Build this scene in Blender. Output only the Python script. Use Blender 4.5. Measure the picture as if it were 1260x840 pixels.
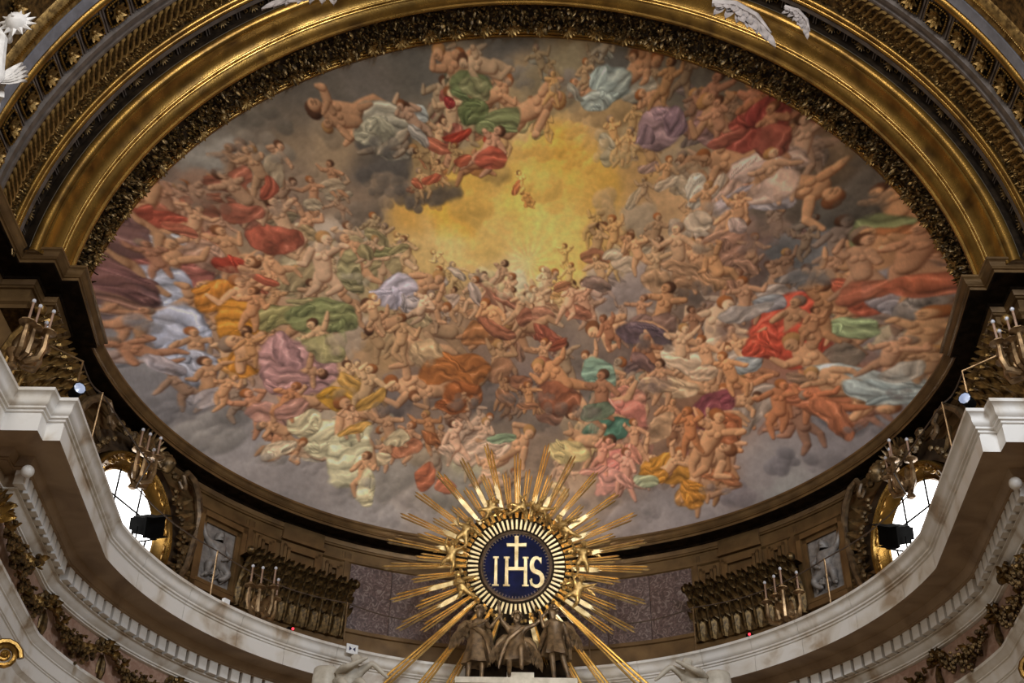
import bpy, bmesh, math, random
import numpy as np
from math import sin, cos, pi, radians, degrees, atan2, sqrt, asin
from mathutils import Vector, Matrix

random.seed(7)
SC = bpy.context.scene
for o in list(bpy.data.objects):
    bpy.data.objects.remove(o, do_unlink=True)
COL = SC.collection

# ------------------------------------------------------------------ camera
cam_d = bpy.data.cameras.new('camera')
cam = bpy.data.objects.new('camera', cam_d)
COL.objects.link(cam)
F_PX = 1625.08                       # focal length in pixels of the 1260 px wide frame
cam_d.sensor_width = 36.0
cam_d.sensor_fit = 'HORIZONTAL'
cam_d.lens = 36.0 * F_PX / 1260.0
cam_d.clip_start = 0.1
cam_d.clip_end = 200
PITCH, ROLL, YAW = 0.649, 0.02, -0.015
cam.location = (0.104, 0.0, 0.0)
cam.matrix_world = (Matrix.Translation((0.104, 0, 0)) @ Matrix.Rotation(-YAW, 4, 'Z')
                    @ Matrix.Rotation(pi / 2 + PITCH, 4, 'X') @ Matrix.Rotation(ROLL, 4, 'Z'))
SC.camera = cam

# ------------------------------------------------------------------ light
SC.view_settings.view_transform = 'Standard'
SC.view_settings.look = 'None'
SC.view_settings.gamma = 1.0
SC.view_settings.use_curve_mapping = False
SC.view_settings.exposure = 0.0

W = bpy.data.worlds.new('nave_air')
SC.world = W
W.use_nodes = True
W.node_tree.nodes['Background'].inputs[0].default_value = (0.86, 0.70, 0.50, 1)
W.node_tree.nodes['Background'].inputs[1].default_value = 0.095


def area_light(name, loc, target, sx, sy, power, color):
    d = bpy.data.lights.new(name, 'AREA')
    d.shape = 'RECTANGLE'
    d.size, d.size_y = sx, sy
    d.energy = power
    d.color = color
    o = bpy.data.objects.new(name, d)
    COL.objects.link(o)
    o.location = loc
    o.rotation_euler = (Vector(target) - Vector(loc)).to_track_quat('-Z', 'Y').to_euler()
    return o


# clerestory windows of the nave (both sides) and of the dome behind the camera
area_light('clerestory_window_right', (7.0, 3.0, 15.5), (-5.0, 21, 13.0), 3.0, 4.5, 1750, (0.84, 0.91, 1.0))
area_light('clerestory_window_left', (-7.0, 3.0, 15.5), (5.0, 21, 13.0), 3.0, 4.5, 640, (1.0, 0.95, 0.88))
area_light('dome_window', (0.0, 5.0, 19.5), (0, 22, 13.5), 5.0, 3.0, 600, (1.0, 0.96, 0.9))
# added fill from below, standing in for warm bounce off the nave floor
area_light('floor_bounce_fill', (0.0, 15.0, 0.5), (0, 20.5, 13.0), 7.0, 7.0, 130, (1.0, 0.80, 0.55))

# spotlights of the nave aimed at the glory
area_light('glory_spot_right', (3.5, 12.0, 7.0), (0, 25.2, 12.9), 0.6, 0.6, 26, (1.0, 0.93, 0.82))
area_light('glory_spot_left', (-3.5, 12.0, 7.0), (0, 25.2, 12.9), 0.6, 0.6, 18, (1.0, 0.90, 0.75))
for _n in ('glory_spot_right', 'glory_spot_left'):
    bpy.data.lights[_n].spread = radians(24)

# ------------------------------------------------------------------ helpers
YC = 19.2                            # axis of the apse (plan centre)
ZS = 14.18                           # springing height of the arch
R0 = 8.0                             # radius of conch and arch


def srgb(h):
    h = h.lstrip('#')
    c = [int(h[i:i + 2], 16) / 255 for i in (0, 2, 4)]
    return tuple(x / 12.92 if x <= 0.04045 else ((x + 0.055) / 1.055) ** 2.4 for x in c)


def mat(name, c1, c2=None, metal=0.0, rough=0.5, scale=6.0, lo=0.4, hi=0.62, bump=0.0, bscale=None,
        c3=None, distort=0.0, rough2=None):
    m = bpy.data.materials.new(name)
    m.use_nodes = True
    nt = m.node_tree
    b = nt.nodes['Principled BSDF']
    b.inputs['Metallic'].default_value = metal
    b.inputs['Roughness'].default_value = rough
    tc = nt.nodes.new('ShaderNodeTexCoord')
    no = nt.nodes.new('ShaderNodeTexNoise')
    no.inputs['Scale'].default_value = scale
    no.inputs['Detail'].default_value = 8
    no.inputs['Distortion'].default_value = distort
    nt.links.new(tc.outputs['Object'], no.inputs['Vector'])
    r = nt.nodes.new('ShaderNodeValToRGB')
    e = r.color_ramp.elements
    e[0].position, e[1].position = lo, hi
    e[0].color = (*c1, 1)
    e[1].color = (*(c2 or c1), 1)
    if c3:
        x = e.new((lo + hi) / 2)
        x.color = (*c3, 1)
    nt.links.new(no.outputs['Fac'], r.inputs['Fac'])
    nt.links.new(r.outputs['Color'], b.inputs['Base Color'])
    if rough2 is not None:
        mr = nt.nodes.new('ShaderNodeMapRange')
        mr.inputs['From Min'].default_value = lo
        mr.inputs['From Max'].default_value = hi
        mr.inputs['To Min'].default_value = rough
        mr.inputs['To Max'].default_value = rough2
        nt.links.new(no.outputs['Fac'], mr.inputs['Value'])
        nt.links.new(mr.outputs['Result'], b.inputs['Roughness'])
    if bump:
        n2 = nt.nodes.new('ShaderNodeTexNoise')
        n2.inputs['Scale'].default_value = bscale or scale * 4
        n2.inputs['Detail'].default_value = 6
        nt.links.new(tc.outputs['Object'], n2.inputs['Vector'])
        bp = nt.nodes.new('ShaderNodeBump')
        bp.inputs['Strength'].default_value = bump
        bp.inputs['Distance'].default_value = 0.02
        nt.links.new(n2.outputs['Fac'], bp.inputs['Height'])
        nt.links.new(bp.outputs['Normal'], b.inputs['Normal'])
    return m


M = {}
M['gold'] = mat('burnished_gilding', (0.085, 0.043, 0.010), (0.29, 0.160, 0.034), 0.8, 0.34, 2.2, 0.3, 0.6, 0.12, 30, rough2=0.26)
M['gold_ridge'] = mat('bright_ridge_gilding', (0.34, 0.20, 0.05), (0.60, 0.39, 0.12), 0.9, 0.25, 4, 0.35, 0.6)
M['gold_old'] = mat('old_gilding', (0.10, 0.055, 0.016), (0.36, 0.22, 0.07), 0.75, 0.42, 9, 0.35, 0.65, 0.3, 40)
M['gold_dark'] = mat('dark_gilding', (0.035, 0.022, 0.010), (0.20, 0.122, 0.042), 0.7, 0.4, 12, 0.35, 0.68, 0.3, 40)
M['gold_ray'] = mat('polished_ray_gilding', (0.66, 0.43, 0.14), (0.92, 0.68, 0.30), 0.75, 0.27, 3, 0.35, 0.6)
M['gold_pale'] = mat('pale_reflection_gilding', (0.42, 0.30, 0.14), (0.74, 0.60, 0.35), 0.85, 0.30, 5, 0.35, 0.6)
M['wood_gilt'] = mat('gilt_walnut', (0.11, 0.062, 0.024), (0.185, 0.108, 0.042), 0.45, 0.38, 2.5, 0.35, 0.65, 0.15, 40)
M['wood_dark'] = mat('dark_walnut', (0.025, 0.015, 0.009), (0.06, 0.036, 0.018), 0.15, 0.5, 6, 0.35, 0.65, 0.15, 40)
M['taupe'] = mat('taupe_stucco', (0.06, 0.045, 0.036), (0.11, 0.085, 0.07), 0.1, 0.5, 5, 0.35, 0.65)
M['silver'] = mat('grey_painted_fillet', (0.13, 0.13, 0.145), (0.20, 0.20, 0.225), 0.1, 0.5, 4, 0.35, 0.65)
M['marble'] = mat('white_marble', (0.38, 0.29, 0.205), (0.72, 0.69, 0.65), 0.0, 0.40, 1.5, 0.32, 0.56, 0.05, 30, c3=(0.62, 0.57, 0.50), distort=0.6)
M['marble_brown'] = mat('stain_and_shade_marble', (0.20, 0.125, 0.065), (0.34, 0.235, 0.14), 0.0, 0.5, 1.2, 0.32, 0.65, 0.05, 30, distort=1.0)  # brown joins grime with shade painted into the soffit and dentil band
M['marble_pink'] = mat('rose_breccia', (0.05, 0.03, 0.027), (0.22, 0.17, 0.15), 0.0, 0.4, 5.5, 0.36, 0.66, c3=(0.105, 0.06, 0.052), distort=3.0)
M['frieze'] = mat('rose_frieze_marble', (0.30, 0.17, 0.12), (0.42, 0.28, 0.21), 0.0, 0.4, 5, 0.35, 0.65, distort=2)
M['stucco'] = mat('white_stucco', (0.56, 0.53, 0.50), (0.74, 0.71, 0.68), 0.0, 0.6, 6, 0.35, 0.65, 0.1, 30)
M['stucco_grey'] = mat('greyed_stucco', (0.25, 0.21, 0.19), (0.40, 0.34, 0.31), 0.0, 0.6, 7, 0.35, 0.65, 0.1, 30)
M['stone_grey'] = mat('grey_relief_stone', (0.12, 0.105, 0.095), (0.23, 0.205, 0.185), 0.0, 0.5, 8, 0.35, 0.65, 0.1, 30)
M['statue'] = mat('cream_statue_marble', (0.42, 0.37, 0.29), (0.58, 0.53, 0.44), 0.0, 0.5, 6, 0.35, 0.65)
M['bronze_dark'] = mat('dark_gilt_bronze', (0.05, 0.031, 0.014), (0.20, 0.125, 0.05), 0.55, 0.4, 8, 0.35, 0.65, 0.15, 30)
M['bronze'] = mat('brown_bronze', (0.055, 0.033, 0.016), (0.19, 0.12, 0.06), 0.4, 0.42, 7, 0.35, 0.65, 0.15, 30)
M['bronze_gold'] = mat('gilt_bronze', (0.22, 0.13, 0.04), (0.50, 0.33, 0.12), 0.75, 0.36, 10, 0.35, 0.65, 0.15, 40)
M['brass'] = mat('worn_brass', (0.14, 0.082, 0.038), (0.34, 0.22, 0.11), 0.7, 0.36, 9, 0.35, 0.65)
M['lapis'] = mat('lapis_blue', (0.0015, 0.002, 0.014), (0.003, 0.005, 0.030), 0.0, 0.55, 4, 0.35, 0.65)
M['rim'] = mat('dark_rim', (0.06, 0.04, 0.025), (0.12, 0.08, 0.05), 0.6, 0.4, 9, 0.35, 0.65)
M['black'] = mat('black_metal', (0.003, 0.003, 0.003), (0.005, 0.005, 0.005), 0.0, 0.8)
M['void'] = mat('ground_and_shade_brown', (0.010, 0.0065, 0.004), (0.022, 0.014, 0.008), 0.0, 0.9)
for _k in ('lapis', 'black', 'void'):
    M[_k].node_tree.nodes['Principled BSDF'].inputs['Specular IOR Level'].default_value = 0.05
M['wire'] = mat('dark_rope', (0.05, 0.03, 0.018), (0.08, 0.05, 0.03), 0.0, 0.7)
M['wax'] = mat('candle_wax', (0.24, 0.14, 0.09), (0.34, 0.21, 0.145), 0.0, 0.5)
M['bulb'] = mat('frosted_bulb', (0.48, 0.48, 0.52), (0.58, 0.58, 0.62), 0.0, 0.2)
M['paper'] = mat('white_card', (0.75, 0.75, 0.75), (0.8, 0.8, 0.8), 0.0, 0.6)
M['ink'] = mat('dark_blue_ink', (0.01, 0.01, 0.05), (0.02, 0.02, 0.07), 0.0, 0.6)
M['blue_glass'] = mat('pale_blue_lens', (0.35, 0.42, 0.62), (0.5, 0.58, 0.78), 0.0, 0.2)


def emit(name, c, s):
    m = bpy.data.materials.new(name)
    m.use_nodes = True
    b = m.node_tree.nodes['Principled BSDF']
    b.inputs['Base Color'].default_value = (*c, 1)
    b.inputs['Emission Color'].default_value = (*c, 1)
    b.inputs['Emission Strength'].default_value = s
    return m


M['daylight'] = emit('daylit_pane', (1.0, 0.98, 0.95), 5.0)
M['red_led'] = emit('red_lamp', (1.0, 0.03, 0.05), 3.0)


class MB:
    """collects vertices and faces; build() links them as one mesh object"""

    def __init__(s):
        s.v, s.f = [], []

    def add(s, vs, fs, T=None):
        k = len(s.v)
        s.v.extend([tuple(T @ Vector(p)) for p in vs] if T is not None else [tuple(p) for p in vs])
        s.f.extend([tuple(i + k for i in f) for f in fs])
        return s

    def box(s, x0, x1, y0, y1, z0, z1, T=None):
        vs = [(x, y, z) for x in (x0, x1) for y in (y0, y1) for z in (z0, z1)]
        fs = [(0, 1, 3, 2), (4, 6, 7, 5), (0, 4, 5, 1), (2, 3, 7, 6), (0, 2, 6, 4), (1, 5, 7, 3)]
        return s.add(vs, fs, T)

    def tube(s, pts, rad, n=6, T=None, caps=True):
        pts = [Vector(p) for p in pts]
        if not isinstance(rad, (list, tuple)):
            rad = [rad] * len(pts)
        vs, fs = [], []
        up = None
        for i, p in enumerate(pts):
            t = (pts[min(i + 1, len(pts) - 1)] - pts[max(i - 1, 0)])
            t.normalize()
            if up is None:
                up = Vector((0, 0, 1)) if abs(t.z) < 0.9 else Vector((1, 0, 0))
            a = t.cross(up)
            if a.length < 1e-5:
                a = t.orthogonal()
            a.normalize()
            b = a.cross(t)
            up = b
            for k in range(n):
                w = 2 * pi * k / n
                vs.append(p + a * cos(w) * rad[i] + b * sin(w) * rad[i])
        for i in range(len(pts) - 1):
            for k in range(n):
                k2 = (k + 1) % n
                fs.append((i * n + k, i * n + k2, (i + 1) * n + k2, (i + 1) * n + k))
        if caps:
            fs.append(tuple(range(n))[::-1])
            fs.append(tuple((len(pts) - 1) * n + k for k in range(n)))
        return s.add(vs, fs, T)

    def lathe(s, prof, n=12, T=None, ripple=None, closed=False):
        """prof: (radius, height) pairs about local Z"""
        vs, fs = [], []
        for j, (r, z) in enumerate(prof):
            for k in range(n):
                w = 2 * pi * k / n
                rr = r * (ripple(w, j / max(1, len(prof) - 1)) if ripple else 1)
                vs.append((rr * cos(w), rr * sin(w), z))
        for j in range(len(prof) - 1):
            for k in range(n):
                k2 = (k + 1) % n
                fs.append((j * n + k, j * n + k2, (j + 1) * n + k2, (j + 1) * n + k))
        fs.append(tuple(range(n))[::-1])
        fs.append(tuple((len(prof) - 1) * n + k for k in range(n)))
        return s.add(vs, fs, T)

    def ball(s, c, r, n=6, m=4, T=None, sq=(1, 1, 1)):
        vs = [(c[0], c[1], c[2] + r * sq[2])]
        fs = []
        for j in range(1, m):
            th = pi * j / m
            for k in range(n):
                w = 2 * pi * k / n
                vs.append((c[0] + r * sq[0] * sin(th) * cos(w), c[1] + r * sq[1] * sin(th) * sin(w), c[2] + r * sq[2] * cos(th)))
        vs.append((c[0], c[1], c[2] - r * sq[2]))
        for k in range(n):
            fs.append((0, 1 + k, 1 + (k + 1) % n))
            e = len(vs) - 1
            b = 1 + (m - 2) * n
            fs.append((e, b + (k + 1) % n, b + k))
        for j in range(m - 2):
            for k in range(n):
                a = 1 + j * n
                fs.append((a + k, a + n + k, a + n + (k + 1) % n, a + (k + 1) % n))
        return s.add(vs, fs, T)

    def leaf(s, L, w, curl=0.3, T=None, tip=0.0):
        """pointed, cupped, ribbed leaf from the origin along +Z, front facing -Y, with thickness"""
        st = [(0.0, 0.25), (0.25, 0.8), (0.5, 1.0), (0.75, 0.72), (0.93, 0.3), (1.0, 0.04)]
        vs, fs = [], []
        for t, k in st:
            yb = -curl * L * t * t - tip * L * max(0, t - 0.6) ** 2 * 6
            z = L * t - tip * L * max(0, t - 0.7) * 1.2
            vs += [(-w * k / 2, yb - 0.10 * w, z), (0, yb + 0.06 * w, z), (w * k / 2, yb - 0.10 * w, z), (0, yb + 0.22 * w, z)]
        for i in range(len(st) - 1):
            a, b = i * 4, i * 4 + 4
            fs += [(a, a + 1, b + 1, b), (a + 1, a + 2, b + 2, b + 1), (a + 2, a + 3, b + 3, b + 2), (a + 3, a, b, b + 3)]
        return s.add(vs, fs, T)

    def mesh(s, name, m, smooth=True, ang=38):
        me = bpy.data.meshes.new(name)
        me.from_pydata(s.v, [], s.f)
        bm = bmesh.new()
        bm.from_mesh(me)
        bmesh.ops.recalc_face_normals(bm, faces=bm.faces)
        bm.to_mesh(me)
        bm.free()
        me.materials.append(m)
        if smooth:
            me.polygons.foreach_set('use_smooth', [True] * len(me.polygons))
            me.set_sharp_from_angle(angle=radians(ang))
        me.update()
        return me

    def build(s, name, m, parent=None, smooth=True, ang=38):
        o = bpy.data.objects.new(name, s.mesh(name, m, smooth, ang))
        COL.objects.link(o)
        o.parent = parent
        return o


def tag(o, label=None, cat=None, group=None, kind=None):
    for k, v in (('label', label), ('category', cat), ('group', group), ('kind', kind)):
        if v:
            o[k] = v
    return o


def empty(name, T, label=None, cat=None, group=None, kind=None):
    o = bpy.data.objects.new(name, None)
    COL.objects.link(o)
    o.empty_display_size = 0.1
    o.matrix_world = T if isinstance(T, Matrix) else Matrix.Translation(T)
    return tag(o, label, cat, group, kind)


def copy_tree(o, parent=None):
    c = o.copy()
    COL.objects.link(c)
    c.parent = parent
    for ch in o.children:
        copy_tree(ch, c)
    return c


def place(me, name, T, parent=None):
    o = bpy.data.objects.new(name, me)
    COL.objects.link(o)
    o.parent = parent
    o.matrix_local = T
    return o


def ap(az, r, z):
    a = radians(az)
    return Vector((r * sin(a), YC + r * cos(a), z))


def apT(az, r, z):
    """local frame on the apse wall: X along the wall (to the right), Y into the wall, Z up"""
    a = radians(az)
    return Matrix.Translation(ap(az, r, z)) @ Matrix.Rotation(-a, 4, 'Z')


def arT(phi, R, y):
    """local frame on the arch: X along the curve, Y along the depth, Z pointing to the arch axis (inward)"""
    c, s = cos(phi), sin(phi)
    X = Vector((-s, 0, c))
    Z = Vector((-c, 0, -s))
    Y = Z.cross(X)
    m = Matrix((X, Y, Z)).transposed().to_4x4()
    m.translation = Vector((R * c, y, ZS + R * s))
    return m


def sweep(path, prof, lo=0, hi=None):
    """mouldings: profile (outward offset, height) swept along a plan path with mitred corners"""
    P = [Vector(p) for p in path]
    n = len(P)
    nor = []
    for i in range(n - 1):
        t = (P[i + 1] - P[i]).normalized()
        nor.append(Vector((-t.y, t.x)))
    mb = MB()
    hi = n if hi is None else hi
    idx = list(range(lo, hi))
    for i in idx:
        if i == 0:
            m = nor[0]
        elif i == n - 1:
            m = nor[-1]
        else:
            m = (nor[i - 1] + nor[i]) / (1 + nor[i - 1].dot(nor[i]))
        for d, z in prof:
            mb.v.append((P[i].x + m.x * d, P[i].y + m.y * d, z))
    k = len(prof)
    for a in range(len(idx) - 1):
        for j in range(k - 1):
            mb.f.append((a * k + j, (a + 1) * k + j, (a + 1) * k + j + 1, a * k + j + 1))
    return mb


def ring(prof, a0=0.0, a1=pi, n=144, z0=None):
    """arch mouldings: profile (radius, depth y) swept about the arch axis"""
    mb = MB()
    k = len(prof)
    for i in range(n + 1):
        a = a0 + (a1 - a0) * i / n
        for R, y in prof:
            mb.v.append((R * cos(a), y, ZS + R * sin(a)))
    for i in range(n):
        for j in range(k - 1):
            mb.f.append((i * k + j, (i + 1) * k + j, (i + 1) * k + j + 1, i * k + j + 1))
    return mb


def figure_mesh(name, J, edges, m, root, sub=1):
    """one continuous body: joints (x,y,z,r) joined by edges, skinned and subdivided"""
    names = list(J)
    me = bpy.data.meshes.new(name)
    me.from_pydata([J[k][:3] for k in names], [(names.index(a), names.index(b)) for a, b in edges], [])
    o = bpy.data.objects.new(name, me)
    COL.objects.link(o)
    o.modifiers.new('skin', 'SKIN')
    if sub:
        s = o.modifiers.new('sub', 'SUBSURF')
        s.levels = s.render_levels = sub
    sv = me.skin_vertices[0].data
    for i, k in enumerate(names):
        r = J[k][3]
        sv[i].radius = r if isinstance(r, tuple) else (r, r)
        sv[i].use_root = (k == root)
    dg = bpy.context.evaluated_depsgraph_get()
    dg.update()
    out = bpy.data.meshes.new_from_object(o.evaluated_get(dg))
    bpy.data.objects.remove(o, do_unlink=True)
    out.name = name
    out.materials.clear()
    out.materials.append(m)
    out.polygons.foreach_set('use_smooth', [True] * len(out.polygons))
    return out

# =================================================================== SETTING
def struct(o):
    o['kind'] = 'structure'
    return o


def arc_path(r, ystart, n=72):
    a0 = asin((ystart - YC) / r)
    return [(r * cos(pi - a0 - (pi - 2 * a0) * i / n), YC + r * sin(pi - a0 - (pi - 2 * a0) * i / n)) for i in range(n + 1)]


def mirror(path_left, arc):
    return path_left + arc + [(-x, y) for x, y in reversed(path_left)]


LOW = [(-7.5, 5.0), (-7.5, 16.13), (-6.95, 16.13), (-6.95, 16.4), (-6.68, 16.4), (-6.92, 20.2)]
NARC = 72
low_path = mirror(LOW, arc_path(7.0, 20.25, NARC))
ATT = [(-8.36, 5.0), (-8.36, 16.80), (-7.77, 16.80), (-7.77, 17.27), (-7.48, 17.27), (-7.66, 19.46), (-7.755, 19.46)]
att_path = mirror(ATT, arc_path(7.76, 19.5, NARC))

# ---- attic wall of the apse, and the walls below the white cornice
attic_prof = [(0.62, 14.45), (0.62, 14.0), (0.57, 13.99), (0.57, 13.93), (0.62, 13.89), (0.62, 11.2)]
wall_apse = struct(sweep(att_path, attic_prof).build('wall_apse', M['wood_gilt']))
lower_wall = struct(sweep(low_path, [(1.22, 8.55), (1.22, 5.5)]).build('wall_lower', M['marble']))
floor = struct(MB().box(-12, 12, -2, 28, -2.1, -2.0).build('floor', M['marble_brown']))

# ---- attic cornice (dark gilt wood)
att_corn = [(0.62, 14.64), (0.02, 14.66), (0.0, 14.64), (0.0, 14.60), (0.03, 14.585), (0.05, 14.56), (0.07, 14.51),
            (0.10, 14.49), (0.10, 14.475), (0.13, 14.465), (0.13, 14.41)]
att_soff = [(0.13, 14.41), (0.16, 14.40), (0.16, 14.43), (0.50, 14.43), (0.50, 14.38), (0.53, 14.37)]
att_bed = [(0.53, 14.37), (0.545, 14.33), (0.56, 14.28), (0.58, 14.27), (0.58, 14.23), (0.63, 14.22)]
trim_attic = struct(empty('trim_1', (0, 0, 0)))
NP = len(att_path)
cuts = [0] + [7 + round(NARC * k / 14) for k in range(1, 14)] + [NP - 1]
for a, b in zip(cuts[:-1], cuts[1:]):
    sweep(att_path, att_corn, a, b + 1).build('cornice_length', M['wood_gilt'], trim_attic)

sweep(att_path, att_soff).build('soffit', M['void'], trim_attic)  # near-black colour paints in the shadow under the cornice
sweep(att_path, att_bed).build('bed_moulding', M['wood_gilt'], trim_attic)

# ---- main cornice (white marble): built from blocks, their joints slightly open
corn = [(1.6, 11.30), (0.02, 11.30), (0.0, 11.29), (0.0, 11.235), (0.022, 11.225), (0.05, 11.205), (0.068, 11.17), (0.07, 11.13), (0.072, 11.09),
        (0.088, 11.055), (0.12, 11.035), (0.12, 11.0), (0.155, 10.99), (0.155, 10.955), (0.185, 10.945), (0.185, 10.91), (0.165, 10.905), (0.165, 10.62)]
soff = [(0.165, 10.62), (0.22, 10.62), (0.22, 10.65), (0.66, 10.65), (0.68, 10.60), (0.72, 10.555), (0.75, 10.535)]
dband = [(0.75, 10.535), (0.75, 10.51), (0.78, 10.50), (0.78, 10.48), (0.93, 10.48), (0.93, 10.22)]
bed = [(0.93, 10.24), (0.88, 10.235), (0.88, 10.21), (0.93, 10.205), (0.95, 10.17),
       (0.99, 10.12), (1.03, 10.09), (1.03, 10.06), (1.06, 10.055), (1.06, 10.03), (1.12, 10.02)]
friz = [(1.12, 10.02), (1.12, 9.24)]
arch_ = [(1.12, 9.25), (1.00, 9.245), (1.00, 9.19), (1.02, 9.18), (1.05, 9.12), (1.085, 9.09), (1.085, 9.07), (1.11, 9.06), (1.11, 8.86), (1.13, 8.85), (1.13, 8.83),
         (1.15, 8.82), (1.15, 8.60), (1.17, 8.59), (1.25, 8.50), (1.25, 8.45)]
trim_main = struct(empty('trim_2', (0, 0, 0)))
n_l = len(LOW)
NPL = len(low_path)
bc = [0, 1, 2, 3, 4, 5] + [n_l + round(NARC * k / 16) for k in range(0, 17)] + list(range(NPL - n_l, NPL))
bc = sorted(set(bc))


for a, b in zip(bc[:-1], bc[1:]):
    mb = sweep(low_path, corn, a, b + 1)
    # open the joint by 5 mm at the end of each block
    k = len(corn)
    if b - a > 1:
        v1 = [Vector(p) for p in mb.v[-k:]]
        v0 = [Vector(p) for p in mb.v[-2 * k:-k]]
        for i in range(k):
            d = (v0[i] - v1[i]).normalized() * 0.005
            mb.v[len(mb.v) - k + i] = tuple(v1[i] + d)
    mb.build('cornice_block', M['marble'], trim_main)
sweep(low_path, soff).build('soffit', M['marble_brown'], trim_main)  # browner than the blocks: some grime, with the underside's shade put into the colour
sweep(low_path, bed).build('bed_moulding', M['marble'], trim_main)
sweep(low_path, dband).build('dentil_band', M['marble_brown'], trim_main)  # darker backing paints shadow into the gaps between the dentils
sweep(low_path, friz).build('frieze', M['frieze'], trim_main)
sweep(low_path, arch_).build('architrave', M['marble'], trim_main)

# dentils: one block each
den = MB().box(-0.095, 0.095, 0.0, 0.16, -0.12, 0.12).mesh('dentil', M['marble'], False)


def along(path, d, lo, hi, step, margin=0.12):
    """points at an even step on the offset curve, with the travel direction"""
    P = [Vector(p) for p in path]
    nor = [Vector((-(P[i + 1] - P[i]).normalized().y, (P[i + 1] - P[i]).normalized().x)) for i in range(len(P) - 1)]
    Q = []
    for i in range(lo, hi + 1):
        m = nor[0] if i == 0 else nor[-1] if i == len(P) - 1 else (nor[i - 1] + nor[i]) / (1 + nor[i - 1].dot(nor[i]))
        Q.append(P[i] + m * d)
    L = [0]
    for i in range(len(Q) - 1):
        L.append(L[-1] + (Q[i + 1] - Q[i]).length)
    n = max(1, int((L[-1] - 2 * margin) / step))
    out = []
    for k in range(n + 1):
        s = margin + (L[-1] - 2 * margin) * k / n
        i = max(j for j in range(len(L) - 1) if L[j] <= s)
        t = (Q[i + 1] - Q[i]).normalized()
        p = Q[i] + t * (s - L[i])
        out.append((p, t))
    return out


for lo, hi in ((4, 5), (n_l, n_l + NARC), (n_l + NARC + 1, n_l + NARC + 2)):
    for p, t in along(low_path, 0.77, lo, hi, 0.262):
        # X against the wall direction, Y outward
        nrm = Vector((-t.y, t.x))
        T = Matrix(((t.x, nrm.x, 0, p.x), (t.y, nrm.y, 0, p.y), (0, 0, 1, 10.36), (0, 0, 0, 1)))
        place(den, 'dentil', T, trim_main)

for s_ in (-1, 1):
    place(MB().ball((0, 0, 0), 0.10, 12, 9).mesh('corner_ball', M['marble']), 'corner_ball', Matrix.Translation((s_ * 7.42, 17.04, 10.37)), trim_main)

# ---- the arch: stepped gilded mouldings, each ring a piece of trim
trim_arch = struct(empty('trim_3', (0, 0, 0)))
B0, B1 = 0.042, pi - 0.042


def circ(R, y, r, a0, a1, n=7):
    """moulding of round section; angle 0 points to the arch axis, 90 to the camera"""
    return [(R - r * cos(radians(a0 + (a1 - a0) * i / n)), y - r * sin(radians(a0 + (a1 - a0) * i / n))) for i in range(n + 1)]


RINGS = [
    ('bead_moulding', 'gold', [(8.05, 18.52), (7.985, 18.50)] + circ(7.985, 18.43, 0.035, -60, 90, 5) + [(7.985, 18.38)] + circ(7.965, 18.335, 0.035, -50, 90, 5) + [(7.97, 18.26), (8.06, 18.25)]),
    ('foliage_bed', 'wood_dark', [(8.06, 18.25), (8.10, 17.95), (8.04, 17.55), (7.90, 17.50), (7.86, 17.49)]),
    ('cove_lip', 'gold', [(7.87, 17.49), (7.80, 17.485), (7.795, 17.46), (7.80, 17.435), (7.84, 17.42)]),
    ('inner_cove', 'gold', [(7.84, 17.42), (7.85, 17.36), (7.88, 17.30), (7.92, 17.255), (7.945, 17.225)]),
    ('double_ridge', 'gold_ridge', circ(7.952, 17.21, 0.026, -50, 140, 6) + circ(7.978, 17.155, 0.026, -50, 140, 6)),
    ('outer_cove', 'gold', [(8.0, 17.14), (8.05, 17.09), (8.09, 17.02), (8.115, 16.93), (8.125, 16.86), (8.10, 16.85), (8.105, 16.825), (8.14, 16.82)]),
    ('torus', 'gold', [(8.15, 16.86)] + circ(8.25, 16.83, 0.105, -20, 130, 9)),
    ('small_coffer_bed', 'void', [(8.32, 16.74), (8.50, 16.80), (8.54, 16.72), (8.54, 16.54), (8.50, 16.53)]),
    ('coffer_fillet', 'taupe', [(8.50, 16.56), (8.44, 16.55), (8.44, 16.47), (8.47, 16.46)]),
    ('double_torus', 'gold', circ(8.47, 16.41, 0.05, -60, 100, 6) + circ(8.485, 16.31, 0.055, -50, 120, 6)),
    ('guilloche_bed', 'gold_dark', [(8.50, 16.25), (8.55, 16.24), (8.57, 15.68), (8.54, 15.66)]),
    ('fillets', 'taupe', [(8.54, 15.66), (8.51, 15.65), (8.51, 15.60), (8.545, 15.59), (8.545, 15.53), (8.52, 15.52), (8.52, 15.44), (8.56, 15.42)]),
    ('coffer_bed', 'taupe', [(8.56, 15.42), (8.60, 15.40), (8.60, 14.84), (8.56, 14.82)]),
    ('outer_torus', 'gold', circ(8.55, 14.73, 0.09, -70, 110, 9)),
    ('grey_fillet', 'silver', [(8.53, 14.63), (8.50, 14.62), (8.50, 14.40), (8.54, 14.39)]),
    ('bead_fillet', 'gold_old', [(8.54, 14.39), (8.50, 14.37), (8.52, 14.30), (8.56, 14.15), (8.60, 14.1)]),
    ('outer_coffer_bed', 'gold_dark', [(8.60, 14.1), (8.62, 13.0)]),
    ('outer_rib', 'gold_old', circ(8.58, 12.85, 0.14, -80, 100, 8)),
    ('vault_bed', 'taupe', [(8.60, 12.7), (8.60, 6.0)]),
]
arch_obj = {}
for nm, mm, pr in RINGS:
    arch_obj[nm] = ring(pr, B0, B1).build(nm, M[mm], trim_arch, ang=50)

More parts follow.
